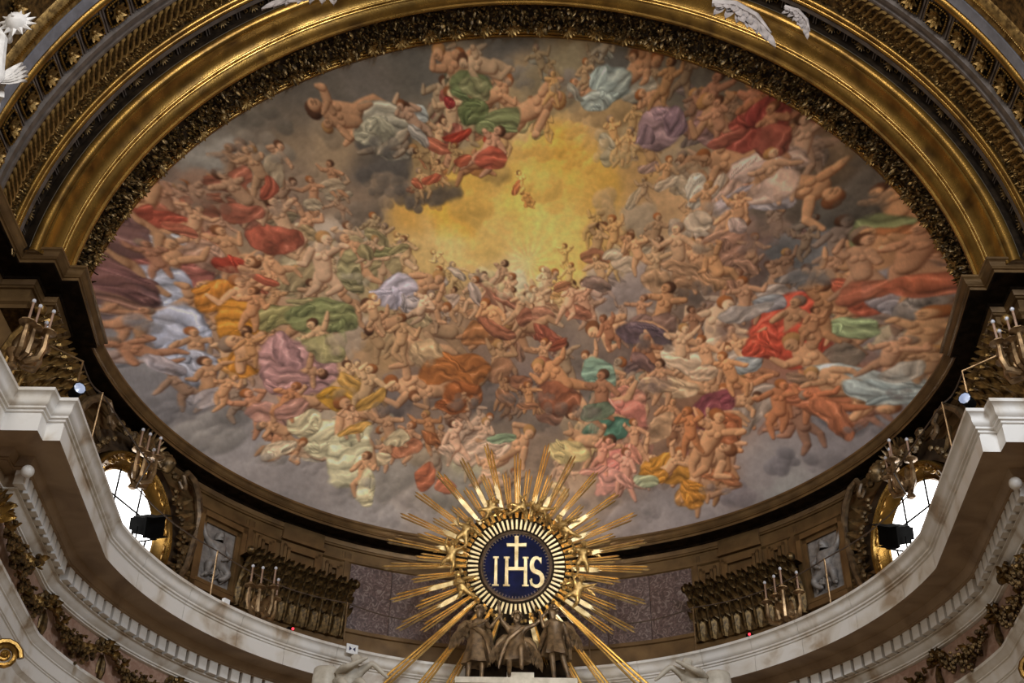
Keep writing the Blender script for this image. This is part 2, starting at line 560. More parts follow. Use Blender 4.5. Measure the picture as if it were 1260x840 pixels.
# coffers with rosettes
NCOF = 42
mull = MB()
for s in (-1, 1):
    mull.box(s * 0.035 - 0.018, s * 0.035 + 0.018, -0.28, 0.28, 0.0, 0.025)
mull = mull.mesh('coffer_mullion', M['taupe'], False)
fr = MB()                              # beaded frame of a coffer (gilt), oval sunk field behind
for i in range(34):
    w = 2 * pi * i / 34
    x, y = cos(w), sin(w)
    q = max(abs(x), abs(y)) ** 0.75
    fr.ball((x / q * 0.235, y / q * 0.225, 0.055), 0.027, 5, 3)
fr = fr.mesh('bead_frame', M['gold'])
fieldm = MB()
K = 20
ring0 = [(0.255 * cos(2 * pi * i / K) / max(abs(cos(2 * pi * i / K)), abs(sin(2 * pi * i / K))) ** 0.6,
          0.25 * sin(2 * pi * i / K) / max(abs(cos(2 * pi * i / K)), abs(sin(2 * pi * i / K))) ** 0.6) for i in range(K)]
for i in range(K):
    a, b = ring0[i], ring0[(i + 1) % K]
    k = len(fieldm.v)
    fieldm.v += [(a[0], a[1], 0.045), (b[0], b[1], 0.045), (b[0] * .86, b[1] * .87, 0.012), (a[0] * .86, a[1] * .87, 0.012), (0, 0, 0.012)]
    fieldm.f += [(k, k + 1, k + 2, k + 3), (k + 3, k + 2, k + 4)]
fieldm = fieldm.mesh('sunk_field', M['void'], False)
ros = MB()
for i in range(8):
    w = 2 * pi * i / 8
    ros.leaf(0.20, 0.12, 0.25, Matrix.Translation((0, 0, 0.03)) @ Matrix.Rotation(w, 4, 'Z') @ Matrix.Rotation(-pi / 2 + 0.22, 4, 'X'))
    ros.ball((0.16 * cos(w + .4), 0.16 * sin(w + .4), 0.045), 0.028, 5, 4)
ros.ball((0, 0, 0.07), 0.05, 7, 5)
ros = ros.mesh('rosette', M['gold_old'])
for i in range(1, NCOF):
    a = pi * (i + 0.5) / NCOF - pi / NCOF / 2
    place(mull, 'coffer_mullion', arT(a, 8.60, 15.12), trim_arch)
    if i < NCOF:
        a = pi * (i + 0.5) / NCOF
        T = arT(a, 8.60, 15.12)
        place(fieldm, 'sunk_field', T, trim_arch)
        place(fr, 'bead_frame', T, trim_arch)
        place(ros, 'rosette', T, trim_arch)

# small coffers with shells, between torus and double torus
NS = 37
m2 = MB()
for s in (-1, 1):
    m2.box(s * 0.028 - 0.012, s * 0.028 + 0.012, -0.11, 0.11, 0.0, 0.05)
m2 = m2.mesh('small_mullion', M['taupe'], False)
sh = MB()
for i in range(5):
    w = (i - 2) * 0.5
    sh.leaf(0.15, 0.05, 0.4, Matrix.Translation((0, -0.04, 0.0)) @ Matrix.Rotation(-w, 4, 'Z') @ Matrix.Rotation(-pi / 2 + 0.06, 4, 'X'))
for q in (-1, 1):
    sh.tube([(q * 0.06, -0.06, 0.01), (q * 0.14, -0.07, 0.025), (q * 0.22, -0.02, 0.03), (q * 0.2, 0.05, 0.03), (q * 0.14, 0.03, 0.03), (q * 0.16, -0.01, 0.02)], 0.013, 5)
sh = sh.mesh('shell', M['gold_dark'])
for i in range(1, NS):
    a = pi * i / NS
    place(m2, 'small_mullion', arT(a, 8.54, 16.64), trim_arch)
    if i < NS:
        place(sh, 'shell', arT(a + pi / NS / 2, 8.535, 16.65), trim_arch)

# guilloche: one interlaced link each
gl = MB()
gl.tube([(-0.07, -0.05, 0.01), (-0.13, -0.10, 0.03), (-0.17, -0.155, 0.05), (-0.09, -0.15, 0.075), (-0.02, -0.06, 0.085), (0.02, 0.06, 0.085),
         (0.09, 0.15, 0.075), (0.17, 0.155, 0.05), (0.13, 0.10, 0.03)], [0.012, 0.022, 0.028, 0.03, 0.032, 0.032, 0.03, 0.028, 0.02], 5)
gl = gl.mesh('guilloche_link', M['gold_old'])
NG = 168
for i in range(3, NG - 3):
    place(gl, 'guilloche_link', arT(pi * (i + 0.5) / NG, 8.555, 15.83), trim_arch)

rnd = random.Random(3)


def foliage(n, a0, a1, R, y0, y1, size, gold=True, balls=0.3, depth=0.1):
    mb = MB()
    for _ in range(n):
        a = rnd.uniform(a0, a1)
        y = rnd.uniform(y0, y1)
        T = arT(a, R - rnd.uniform(0, depth), y)
        if rnd.random() < balls:
            mb.ball((0, 0, 0.03), size * rnd.uniform(0.25, 0.42), 6, 4, T)
        else:
            mb.leaf(size * rnd.uniform(0.8, 1.7), size * rnd.uniform(0.5, 0.8), 0.5,
                    T @ Matrix.Rotation(rnd.uniform(0, 2 * pi), 4, 'Z') @ Matrix.Rotation(-pi / 2 + rnd.uniform(0.2, 0.9), 4, 'X'))
    return mb


# leaf scales beside the guilloche, fruit-and-leaf garland of the inner order
tag(foliage(2600, 0.05, pi - 0.05, 8.54, 15.97, 16.22, 0.055, balls=0.25, depth=0.03).build('leaf_scales', M['gold_old'], trim_arch), kind='stuff')
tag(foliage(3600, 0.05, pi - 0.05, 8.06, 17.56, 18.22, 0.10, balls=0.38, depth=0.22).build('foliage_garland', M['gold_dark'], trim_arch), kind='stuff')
tag(foliage(900, 0.05, pi - 0.05, 8.0, 17.62, 18.14, 0.085, balls=0.5, depth=0.10).build('fruit_garland', M['gold_old'], trim_arch), kind='stuff')
# acanthus sprays that lap over the inner bead at even steps
spray = MB()
for i in range(9):
    w = (i - 4) * 0.36
    spray.leaf(0.30 - 0.02 * abs(i - 4), 0.11, 0.25, Matrix.Rotation(-w, 4, 'Z') @ Matrix.Rotation(-pi / 2 + 0.25, 4, 'X'))
for k in range(8):
    spray.ball((rnd.uniform(-.14, .14), rnd.uniform(-.1, .12), 0.07), 0.04, 6, 4)
spray = spray.mesh('acanthus_spray', M['gold_old'])
for i in range(1, 41):
    place(spray, 'acanthus_spray', arT(pi * (i + 0.5) / 42, 7.99, 18.12), trim_arch)
beads = MB()
for i in range(10, 550):
    beads.ball((0, 0, 0), 0.033, 5, 4, arT(pi * (i + .5) / 560, 8.515, 14.26))
tag(beads.build('bead_row', M['gold'], trim_arch), kind='stuff')
for i in range(34):
    place(ros, 'rosette', arT(pi * (i + 0.5) / 34, 8.60, 13.55), trim_arch)


# =================================================================== PAINTED VAULT
# a plain baroque sky with anonymous figures: (u, v) in metres on the developed conch, colours as painted
P_SKY = """-7.93,12.18,5e4a4c;-7.53,13.76,6f5050;-6.99,15.04,6a5f55;-6.31,15.53,7a756c;-5.74,16.08,7b7468;-4.52,16.88,5f5a52;-3.41,17.26,68635c;-2.21,17.73,5a5852;-0.13,17.97,5c5a55;1.96,17.78,5a5955;3.62,17.42,66625a;5.21,16.55,5a4a40;6.28,15.5,7a6a58;6.05,14.81,5a5148;6.96,14.62,5a5550;7.54,13.61,7a665a;7.85,12.06,6d6866;7.57,11.75,7a7678;7.73,10.96,66625e;6.91,9.89,5c595c;5.51,8.88,7a7271;5.7,8.57,8f9490;3.83,7.7,6d6664;-0.03,7.51,6e6763;-1.55,7.87,75706a;-2.69,8.26,7d7368;-3.75,8.12,8a8580;-5.25,8.57,7d7773;-6.33,9.34,8a8684;-7.1,9.91,6f6d6c;-7.72,10.78,6c6c70;-7.8,11.42,7d7d80;1.0,15.99,d8a848;-0.11,15.12,d9b050;-1.64,14.54,d8a23c;-1.62,15.26,cfa54a;-0.88,14.01,d2b060;1.06,13.64,d9b45c;1.6,16.79,b8986a;-0.13,16.97,b89a70;1.95,15.46,d6a94c;0.66,14.76,dcb85e;-2.02,13.6,d0b070;-0.1,13.26,d6c090;-2.74,14.86,7d6c5c;-3.26,15.18,6a6058;-3.99,14.6,7f6c5a;-3.06,15.7,55504a;-4.37,15.9,9a8468;-5.51,15.11,8f7a68;-6.33,14.81,8a7262;-5.66,13.42,a08668;-4.19,13.88,b0a090;-3.86,13.35,a89c84;-3.52,12.23,a5906a;-2.77,10.51,7d6758;-3.13,10.32,6b5f5a;-0.07,10.72,70605a;0.13,10.14,766a60;0.9,11.71,6a5c56;-1.64,11.68,8c7058;2.59,13.26,8f8078;2.41,12.98,9a8c86;3.33,13.25,a58a70;3.85,13.43,77655c;4.67,13.94,6b5a54;4.23,12.68,6c5a4e;3.54,11.92,5c4c48;5.15,13.91,6a5650;6.05,13.68,6d6c66;6.24,12.98,6a6a6c;6.91,13.74,6d7068;3.83,16.02,a08c70;2.65,15.78,c8a068;3.42,14.88,b39068;2.18,14.47,b89868;0.94,17.55,8f8468;4.57,15.15,9a8878;-0.05,8.98,8a7462;-1.01,8.79,8f8870;1.49,9.01,94785e;4.4,9.14,8a5c40;4.77,10.63,8a6048;-6.14,11.97,9a6c50;-6.41,10.73,8f7260;-4.57,11.27,a68462;-3.33,11.08,a8865e;-1.59,16.45,8a7a60;-0.87,15.81,b89858;-1.98,15.77,9a8058;-2.39,14.33,c09448;1.63,14.02,d0a850;-6.7,13.81,94705c;-7.1,14.46,80605a;4.93,15.9,80604a;4.26,11.17,8a6a52;3.0,11.15,6a5850;2.63,9.8,806654;6.3,11.4,8a5a48;-0.86,11.1,7a6456;-1.6,9.36,8a7668;0.14,9.56,7a6a5e;-6.93,11.43,8c7a72;-5.69,10.72,9a7a6a;-4.69,9.6,9a8a76;1.68,10.55,6e625a"""
P_CLOUD = """-6.32,15.45,0.53,0.4,a09c94;-5.43,15.66,0.46,0.28,8c8274;-3.2,16.1,0.62,0.34,5c5853;-3.17,15.27,0.7,0.43,57524d;-2.37,14.88,0.59,0.28,63594f;-3.82,14.44,0.62,0.25,7e6f60;0.95,17.34,0.5,0.28,8c8378;-0.13,17.49,0.46,0.25,807a70;2.09,16.21,0.68,0.34,b8a078;2.28,15.96,0.53,0.22,c4aa78;-0.09,12.97,1.08,0.34,d2c8a4;-0.87,13.05,0.62,0.25,c8b888;2.41,13.07,0.65,0.5,9c8c86;2.72,14.55,0.46,0.37,a8947a;1.88,14.93,0.4,0.28,c0a070;5.14,14.09,0.7,0.4,7a645c;5.42,14.32,0.5,0.28,8a7264;6.2,13.49,0.7,0.62,6c6c6e;6.68,14.55,0.62,0.46,5c5853;6.93,14.77,0.4,0.28,66605a;6.36,15.61,0.46,0.31,806e58;4.0,13.97,0.4,0.34,a08a74;-0.07,10.52,1.24,0.4,6e625c;1.11,10.15,1.08,0.46,74685f;-1.62,10.32,0.93,0.4,6e625c;-3.13,10.13,0.53,0.37,706460;3.18,11.73,0.62,0.4,5a4e4a;4.04,13.05,0.62,0.34,74645a;-7.55,12.08,0.34,0.4,86848a;-7.33,10.26,0.62,0.34,78767a;-6.61,9.7,0.78,0.37,8c8886;-5.45,9.1,0.53,0.28,8a8480;-3.24,8.46,0.71,0.37,8a837c;-1.55,7.87,0.78,0.31,7a746c;-0.04,8.24,0.93,0.4,7a6e62;4.7,8.46,0.93,0.34,7c7478;6.1,9.12,0.87,0.28,6f6b70;7.03,10.07,0.71,0.28,66646a;7.57,10.78,0.4,0.25,6e6a6a;-4.23,11.65,0.62,0.4,b09a84;-3.87,13.16,0.53,0.28,b0a48c;-4.53,13.86,0.46,0.25,a89684;-5.27,14.66,0.46,0.31,98806e;-6.59,14.6,0.53,0.34,8c705e;3.52,15.72,0.46,0.31,a89478;4.27,14.83,0.53,0.28,a08c7c;1.49,9.77,0.62,0.37,948068;-2.16,8.98,0.62,0.34,948470;-6.1,13.21,0.53,0.31,a07a60;4.76,12.11,0.62,0.4,8a7064;-4.21,10.51,0.62,0.31,a88a66;3.19,10.77,0.62,0.37,74605a;-2.4,11.28,0.56,0.31,a08264"""
P_CLOTH = """-7.15,13.95,0.56,0.23,10,a8503e;-7.1,13.53,0.46,0.14,-12,b4b8c6;-7.01,13.08,0.56,0.37,-15,a4625a;-6.59,13.36,0.31,0.37,30,b08a74;-7.22,12.6,0.4,0.53,5,a8b0c6;-7.21,11.76,0.43,0.62,-5,a6aec6;-7.02,11.09,0.37,0.4,-25,a2a8bc;-7.67,12.77,0.25,0.56,12,74504f;-7.47,13.64,0.22,0.43,10,84605e;-6.2,13.34,0.4,0.22,15,a43e2e;-6.47,12.57,0.53,0.25,35,c07a30;-6.25,11.97,0.4,0.53,-20,c8842e;-6.17,11.12,0.28,0.4,-10,c07c2c;-5.47,11.96,0.56,0.28,20,8a8454;-4.66,12.05,0.59,0.4,15,7f8556;-5.23,10.93,0.71,0.62,-20,b08484;-5.46,10.71,0.46,0.43,10,a47a78;-4.51,10.22,0.43,0.23,-5,bc8a30;-4.59,9.41,0.53,0.4,35,cfc6a0;-4.01,9.03,0.46,0.68,-15,d2cba4;-5.1,9.69,0.37,0.28,10,cdbf98;-3.69,8.26,0.22,0.4,-10,cabf98;-2.93,12.59,0.59,0.28,25,b4acbc;-3.87,13.07,0.28,0.53,10,8c845e;-1.71,10.78,0.78,0.4,5,a06030;-1.62,10.32,0.53,0.28,-20,96552c;-1.85,10.12,0.37,0.19,0,8e4f2a;-2.78,12.05,0.46,0.22,-10,b09a74;0.6,11.86,0.53,0.22,-25,8a4a38;0.9,11.61,0.31,0.14,30,84442f;3.0,11.83,0.71,0.31,-20,5e4d54;1.97,10.85,0.37,0.4,25,7c9a86;2.45,9.95,0.68,0.34,-10,c47868;2.16,9.69,0.56,0.19,10,44705e;2.25,8.94,0.46,0.34,20,c4786c;2.1,8.48,0.22,0.34,-15,bc8476;3.53,8.91,0.65,0.4,10,b87e30;3.94,8.31,0.25,0.4,-10,b87a2e;3.17,8.71,0.37,0.28,20,b0762c;2.98,8.52,0.31,0.22,0,9ca484;1.11,9.23,0.53,0.28,15,cdb67c;3.91,11.26,0.62,0.4,-20,d2b69a;3.64,10.59,0.53,0.28,15,caa884;4.51,10.25,0.43,0.37,20,7c3e46;4.84,9.9,0.4,0.25,-20,a8603c;5.71,12.2,0.68,0.53,35,c6503c;6.09,11.66,0.5,0.53,20,c04c38;5.41,11.66,0.4,0.34,-10,b84a36;5.39,12.57,0.31,0.19,0,90949a;5.1,11.19,0.28,0.22,10,98a0a4;6.3,10.43,0.59,0.28,10,b06a4a;6.89,12.03,0.4,0.28,-15,90a278;6.7,11.41,0.31,0.22,20,74685c;7.06,10.99,0.81,0.25,-12,a6b2b4;7.23,10.72,0.53,0.28,-20,98a8ac;7.05,12.84,0.37,0.53,15,ac5640;6.82,13.03,0.4,0.22,-20,b05a42;7.24,13.98,0.43,0.43,10,7e8a60;7.2,13.51,0.28,0.19,10,b4563e;7.42,13.86,0.28,0.31,0,a86a44;7.41,12.89,0.4,0.62,15,8a868e;7.61,12.47,0.22,0.4,0,86807e;-3.24,16.64,0.65,0.4,10,b4b09c;-3.44,16.32,0.46,0.28,-15,aca890;-2.43,16.79,0.25,0.22,0,a8b0ae;-0.99,17.37,0.56,0.31,-10,6c7a50;-0.49,16.68,0.68,0.28,15,7a8458;-1.03,16.94,0.43,0.25,30,667348;-1.55,16.45,0.34,0.12,15,a03828;-0.72,16.12,0.34,0.15,-35,a63a2a;-1.57,17.07,0.15,0.12,0,8a2c2c;1.87,17.3,0.53,0.37,15,9aaaa6;1.67,17.09,0.37,0.22,-10,a2b0aa;2.97,16.56,0.4,0.4,20,a0848e;3.25,16.69,0.22,0.25,0,8a707c;4.66,16.16,0.59,0.34,-20,98483e;4.92,16.33,0.31,0.31,30,8a3c38;5.13,15.49,0.65,0.28,-10,ccb0a4;5.08,14.97,0.74,0.25,8,b2a4a8;5.51,14.81,0.4,0.19,-10,a8a0a6;3.87,15.23,0.22,0.4,15,cabfae;4.75,13.93,0.37,0.46,10,9c7460;4.37,13.41,0.46,0.22,-20,a07858;-3.14,13.56,0.31,0.15,0,7c7a50;-2.69,12.34,0.46,0.15,20,a89c9c;-0.82,8.98,0.62,0.28,10,c0a088;-0.44,9.26,0.34,0.15,0,7c9070;-2.33,8.43,0.28,0.22,30,a45a3c;-1.85,8.24,0.25,0.19,-20,a86044;-5.6,9.11,0.37,0.19,20,cdb89a;-0.07,10.72,0.28,0.19,0,8a5a40"""
P_BODY = """-7.64,12.7,0.81,15,b48a68;-7.79,11.97,0.46,-30,b48464;-7.61,11.75,0.4,20,b07a58;-7.56,11.34,0.53,70,b48060;-7.08,14.33,0.46,0,a87e62;-6.78,14.03,0.46,-20,b08868;-6.28,13.53,0.59,15,b88a64;-5.51,13.25,0.53,60,bc8e68;-5.75,12.97,0.46,-30,b88660;-5.3,14.23,0.68,20,c49e7c;-4.92,14.18,0.56,-25,bc8c68;-4.55,13.31,0.93,-5,c8a484;-4.96,13.29,0.62,15,bc9470;-4.71,14.89,0.43,10,a87c5c;-4.27,15.26,0.4,0,a87a58;-5.63,15.25,0.53,10,a88464;-5.32,15.45,0.46,-20,ac8464;-5.97,14.72,0.62,30,98785e;-6.14,15.22,0.46,0,94765c;-6.73,10.74,0.62,10,b88a64;-6.39,11.26,0.62,0,c09a74;-6.47,10.55,0.46,-15,b48660;-4.9,12.56,0.53,0,b08a68;-4.57,11.64,0.68,30,bc9670;-4.22,10.7,0.56,-20,c09a70;-3.68,10.51,0.71,-15,c8a278;-5.81,10.09,0.59,20,b87c58;-5.36,10.26,0.56,-15,bc8058;-5.24,9.35,0.56,60,bc8058;-4.01,9.76,0.46,10,c09470;-3.05,13.29,0.84,-20,cca886;-2.41,12.45,0.56,-35,c8a484;-3.33,13.37,0.46,20,c09a78;-3.52,12.32,0.53,10,b8906a;-2.31,11.48,0.93,60,b88c66;-2.88,11.76,0.62,-10,b89068;-1.65,12.56,0.46,10,bc9068;-1.16,12.76,0.53,-15,c49c78;-0.77,12.76,0.65,35,ccaa88;-0.39,12.87,0.53,-10,c49c78;0.11,12.39,0.78,60,ccaa88;-0.67,12.18,0.68,20,bc8a60;-1.06,11.88,0.62,-40,b48058;-0.09,12.48,0.53,-20,c09670;0.4,12.58,0.53,25,c8a480;1.08,12.69,0.56,-10,bc9070;1.47,12.59,0.53,20,b8886a;0.51,11.31,0.53,10,b08460;-0.66,11.1,0.68,-5,b08860;0.91,10.73,0.93,55,b07c54;-0.46,10.42,0.46,-15,a87850;0.13,10.33,0.46,10,a87850;1.72,14.02,0.53,-10,bc9468;2.09,14.2,0.53,10,c09460;2.38,13.92,0.46,-20,bc8860;2.66,13.82,0.53,15,bc9068;3.05,13.44,0.62,-5,c4a078;3.57,13.8,0.74,10,c49c78;3.85,13.52,0.68,-20,bc8e68;4.37,13.41,0.68,40,b8885e;4.79,13.31,0.62,-15,b07c5c;2.27,16.12,0.43,0,c49c68;2.82,15.93,0.46,20,c09868;3.2,15.5,0.43,-15,c09468;1.99,16.38,0.4,10,c89c64;0.59,17.27,0.4,0,b8905c;0.24,16.81,0.37,10,c09a6c;1.29,17.47,0.37,0,a88c68;2.5,17.4,0.56,30,b48e6c;3.02,17.21,0.53,-25,ac8258;3.88,16.77,0.62,0,a4745a;4.17,16.44,0.53,20,a87c60;4.63,16.38,0.68,-20,ac7452;5.1,16.09,0.62,15,b08060;4.6,15.55,0.68,-10,b88c70;5.45,15.29,0.68,30,c09878;4.21,15.51,0.62,10,b89478;4.11,14.84,0.53,0,b48a64;4.55,14.47,0.53,-20,bc8e6c;4.78,14.63,0.46,10,c0906a;-3.08,16.5,0.68,-55,b89878;-2.48,16.55,0.56,40,b89478;-1.55,17.37,0.62,-15,b49470;-0.84,17.68,0.71,70,b49878;-1.67,16.68,0.62,10,bc9c78;-0.87,16.06,0.68,-30,b88a6c;-1.96,16.27,0.46,0,b89470;-1.99,15.51,0.37,0,b08c60;-2.36,15.32,0.34,15,a88660;-1.61,15.87,0.37,0,b09060;-0.11,15.39,0.28,0,cfa65c;2.05,11.92,0.53,20,a87050;3.26,12.4,0.78,-15,ac7c54;3.0,11.34,0.68,20,a06a4a;2.8,12.4,0.46,0,a87856;1.88,10.36,0.78,5,94664a;2.82,10.38,0.53,-10,b08866;3.28,10.77,0.62,10,b08462;2.45,10.56,0.46,0,a87a58;3.73,11.55,0.68,-10,c09a78;4.42,11.93,0.93,-15,c0a080;4.26,11.36,0.62,15,b88a66;4.85,11.56,0.62,0,bc8e6c;4.98,12.66,0.62,15,ac8264;5.52,13.01,0.68,-10,a47c5e;4.77,11.0,0.62,20,b88258;5.26,10.46,0.78,10,b87e56;5.72,10.31,0.68,-5,b4744e;6.3,10.69,0.78,-40,b47450;6.56,10.36,0.62,60,b8704c;6.16,11.04,0.46,0,a8704c;4.24,9.41,0.93,-20,bc8a62;4.56,8.98,0.62,20,b88258;3.9,9.67,0.62,0,a86c44;3.37,9.92,0.56,-10,b0805a;2.63,9.43,0.53,10,b88866;3.87,8.48,0.62,30,bc8a60;6.41,12.36,0.78,-10,a47652;6.86,12.27,0.62,15,a87c5c;6.29,12.1,0.46,0,9c7050;6.49,13.22,0.56,-30,a87e60;6.97,13.26,0.78,10,ac8468;7.25,13.07,0.53,0,a87860;7.48,13.34,0.78,10,b48668;7.63,13.0,0.56,-10,b08468;7.69,11.75,0.78,-5,b48c68;7.62,11.11,0.68,15,b48660;7.81,11.28,0.46,0,a88464;7.3,12.41,0.46,0,94705c;7.44,11.42,0.56,-25,a88064;7.77,12.68,0.62,5,987460;-3.11,9.56,0.62,10,b88c68;-2.73,9.27,0.56,-15,bc8c68;-1.6,9.26,0.62,20,c0987c;-1.02,9.36,0.56,-20,c09c80;-2.18,9.55,0.56,5,a8744c;-3.27,9.0,0.46,0,b88864;-0.82,8.6,0.53,-10,b48a68;1.5,9.49,0.56,15,c09c6c;1.88,9.02,0.53,-10,bc8068;0.92,8.44,0.53,10,b08c70;2.43,8.67,0.62,-5,c08a74;-7.15,13.09,0.53,-20,a87a60;-7.34,13.22,0.43,10,a4745a;-6.78,12.81,0.56,30,b48464;-5.99,12.34,0.56,-10,b8845c;-5.62,11.44,0.53,20,b0805c;-6.0,11.44,0.46,0,b48458;-4.02,13.89,0.53,10,b49474;-3.59,13.73,0.46,-20,b09070;-3.31,14.02,0.4,0,b09472;-2.77,13.76,0.43,10,b8986e;-2.03,13.03,0.46,-5,c0a070;-1.65,13.23,0.4,10,c0a070;1.83,13.36,0.46,10,bc9468;1.07,13.26,0.37,0,c8a468;3.99,12.12,0.46,0,94684c;5.09,13.74,0.46,0,a07c60;5.8,13.35,0.46,20,94725a;6.04,13.85,0.4,0,8a7460;7.0,13.89,0.56,-20,98806a"""


def rows(s):
    out = []
    for it in s.split(';'):
        q = it.split(',')
        out.append([float(x) for x in q[:-1]] + [np.array([int(q[-1][i:i + 2], 16) / 255 for i in (0, 2, 4)])])
    return out


def paint_vault():
    rs = np.random.RandomState(11)
    HS = 0.0165
    U0, U1, V0, V1 = -8.3, 8.3, 6.6, 18.6
    nw, nh = int((U1 - U0) / HS), int((V1 - V0) / HS)
    uu = U0 + (np.arange(nw) + .5) * HS
    vv = V0 + (np.arange(nh) + .5) * HS
    GU, GV = np.meshgrid(uu, vv)

    def up(a, w, h):
        """smooth interpolation of a coarse grid"""
        y = np.linspace(0, a.shape[0] - 1.001, h)
        x = np.linspace(0, a.shape[1] - 1.001, w)
        yi, xi = y.astype(int), x.astype(int)
        fy, fx = y - yi, x - xi
        fy, fx = (fy * fy * (3 - 2 * fy))[:, None], (fx * fx * (3 - 2 * fx))[None]
        return (a[yi][:, xi] * (1 - fy) * (1 - fx) + a[yi + 1][:, xi] * fy * (1 - fx)
                + a[yi][:, xi + 1] * (1 - fy) * fx + a[yi + 1][:, xi + 1] * fy * fx)

    def fbm(base, oct, gain=0.5, billow=False):
        o = np.zeros((nh, nw))
        amp, tot = 1.0, 0
        for k in range(oct):
            n = base * 2 ** k
            g = up(rs.rand(int(n * nh / nw) + 3, n + 3), nw, nh)
            if billow:
                g = np.abs(g - .5) * 2
            o += amp * g
            tot += amp
            amp *= gain
        return o / tot

    N1, N2, N3 = fbm(10, 5), fbm(10, 5), fbm(40, 4)
    BL = 1 - fbm(9, 5, 0.55, True)
    # sky: inverse-distance blend of the noted colours, borders wandering with the cloud edges
    sky = rows(P_SKY)
    wu, wv = GU + (N1 - .5) * 1.5, GV + (N2 - .5) * 1.5
    num = np.zeros((nh, nw, 3))
    den_ = np.zeros((nh, nw))
    for u, v, c in sky:
        w = 1.0 / (((wu - u) ** 2 + (wv - v) ** 2) + 0.05) ** 2
        num += w[..., None] * c
        den_ += w
    C = num / den_[..., None]
    C *= (1 + 0.30 * (BL - BL.mean()) + 0.12 * (N3 - .5))[..., None]
    # rays from the glory
    rim_ = np.clip((np.hypot(GU / 8.0, (GV - 14.2) / 6.9) - .80) / .2, 0, 1) * np.clip((12.5 - GV) / 3, 0, 1) * .45
    C = C * (1 - rim_[..., None]) + np.array([.53, .51, .53]) * (0.75 + .5 * BL)[..., None] * rim_[..., None]
    gu, gv = 0.1, 13.6
    an = np.arctan2(GV - gv, GU - gu)
    rr = np.hypot(GU - gu, GV - gv)
    gl = np.exp(-((GU - 0.2) ** 2 / 3.0 + (GV - 13.9) ** 2 / 2.2))[..., None] * 0.38
    C = C * (1 - gl) + np.array([.84, .71, .44]) * (1 + .25 * (N1 - .5))[..., None] * gl
    C *= (1 + 0.03 * np.sin(an * 17 + 9 * N1) * np.exp(-(rr / 2.2) ** 2))[..., None]

    def window(u, v, r):
        i0, i1 = max(0, int((u - r - U0) / HS)), min(nw, int((u + r - U0) / HS) + 2)
        j0, j1 = max(0, int((v - r - V0) / HS)), min(nh, int((v + r - V0) / HS) + 2)
        return slice(j0, j1), slice(i0, i1)

    def mixin(sl, mask, col):
        C[sl] = C[sl] * (1 - mask[..., None]) + col * mask[..., None]

    LU, LV = -0.45, 0.75                  # the painter lights his forms from upper left

    def puff(u, v, ru, rv, col, a=0.8):
        for k in range(9):
            w = rs.rand() * 2 * pi
            q = sqrt(rs.rand())
            cu, cv_ = u + ru * 0.8 * q * cos(w), v + rv * 0.8 * q * sin(w)
            r = (0.35 + 0.4 * rs.rand()) * min(ru, rv) * 1.15
            sl = window(cu, cv_, r * 1.5)
            x, y = (GU[sl] - cu) / r + (N1[sl] - .5) * 1.6, (GV[sl] - cv_) / r + (N2[sl] - .5) * 1.6
            d = np.sqrt(x * x + y * y)
            m = np.clip((1.1 - d) / 0.45, 0, 1)
            m = m * m * (3 - 2 * m)
            lit = 0.86 + 0.24 * np.clip((x * LU + y * LV) * 1.0 + 0.15, -0.6, 0.9) + 0.15 * (N3[sl] - .5)
            mixin(sl, m * a, col * lit[..., None])

    for u, v, ru, rv, c in rows(P_CLOUD):
        puff(u, v, ru, rv, c)
    for _ in range(170):
        u, v = rs.uniform(-7.8, 7.8), rs.uniform(7, 17.8)
        j, i = int((v - V0) / HS), int((u - U0) / HS)
        if hypot2(u - 0.2, v - 13.6) < 1.6:
            continue
        puff(u, v, rs.uniform(.3, .75), rs.uniform(.15, .4), C[j, i] * rs.uniform(0.93, 1.1), 0.5)

    def cloth(u, v, ru, rv, ang, col, a=0.93):
        R = max(ru, rv) * 1.7
        sl = window(u, v, R)
        ca, sa = cos(radians(ang)), sin(radians(ang))
        dx, dy = GU[sl] - u, GV[sl] - v
        n1, n2, n3 = N1[sl] - .5, N2[sl] - .5, N3[sl] - .5
        dx = dx + n1 * 0.9 + n3 * .18
        dy = dy + n2 * 0.9
        x = (dx * ca + dy * sa) / ru
        y = (-dx * sa + dy * ca) / rv
        d = np.abs(x) ** 2.1 + np.abs(y) ** 2.1
        m = np.clip((1.0 - d) / 0.22, 0, 1)
        ph = rs.rand() * 6.28
        k = rs.uniform(.65, 1.15) * max(1.0, rv / 0.25) ** .75
        bend = x * x * rs.uniform(-.9, .9) + x * rs.uniform(-.6, .6)
        a1 = (y * k + bend) * 2.6 + ph + n3 * 3.0 + n1 * 7 + n2 * 4
        a2 = (y * 1.9 * k + x * rs.uniform(-2.4, 2.4) + bend * 1.3 + n3 * 2.5) * 2.4 + ph * 2
        crest = (1 - np.abs(np.sin(a1))) ** 1.6 * .65 + (1 - np.abs(np.sin(a2))) ** 2 * .35
        crease = (1 - np.abs(np.cos(a1 + .35))) ** 2.2 * .7 + (1 - np.abs(np.cos(a2 + .3))) ** 2.5 * .3
        form = np.clip((dx / ru * LU + dy / rv * LV), -1, 1)
        sh = 0.88 + 0.34 * crest - 0.34 * crease + 0.16 * form + 0.12 * n3
        cc = col * sh[..., None]
        hot = np.clip(crest - 0.5, 0, 1)[..., None]
        cc = cc + hot * 0.35 * (np.array([1, .93, .82]) - cc)
        edge = np.clip((d - 0.66) / 0.34, 0, 1)[..., None]
        cc = cc * (1 - 0.25 * edge)
        mixin(sl, m * a, cc)

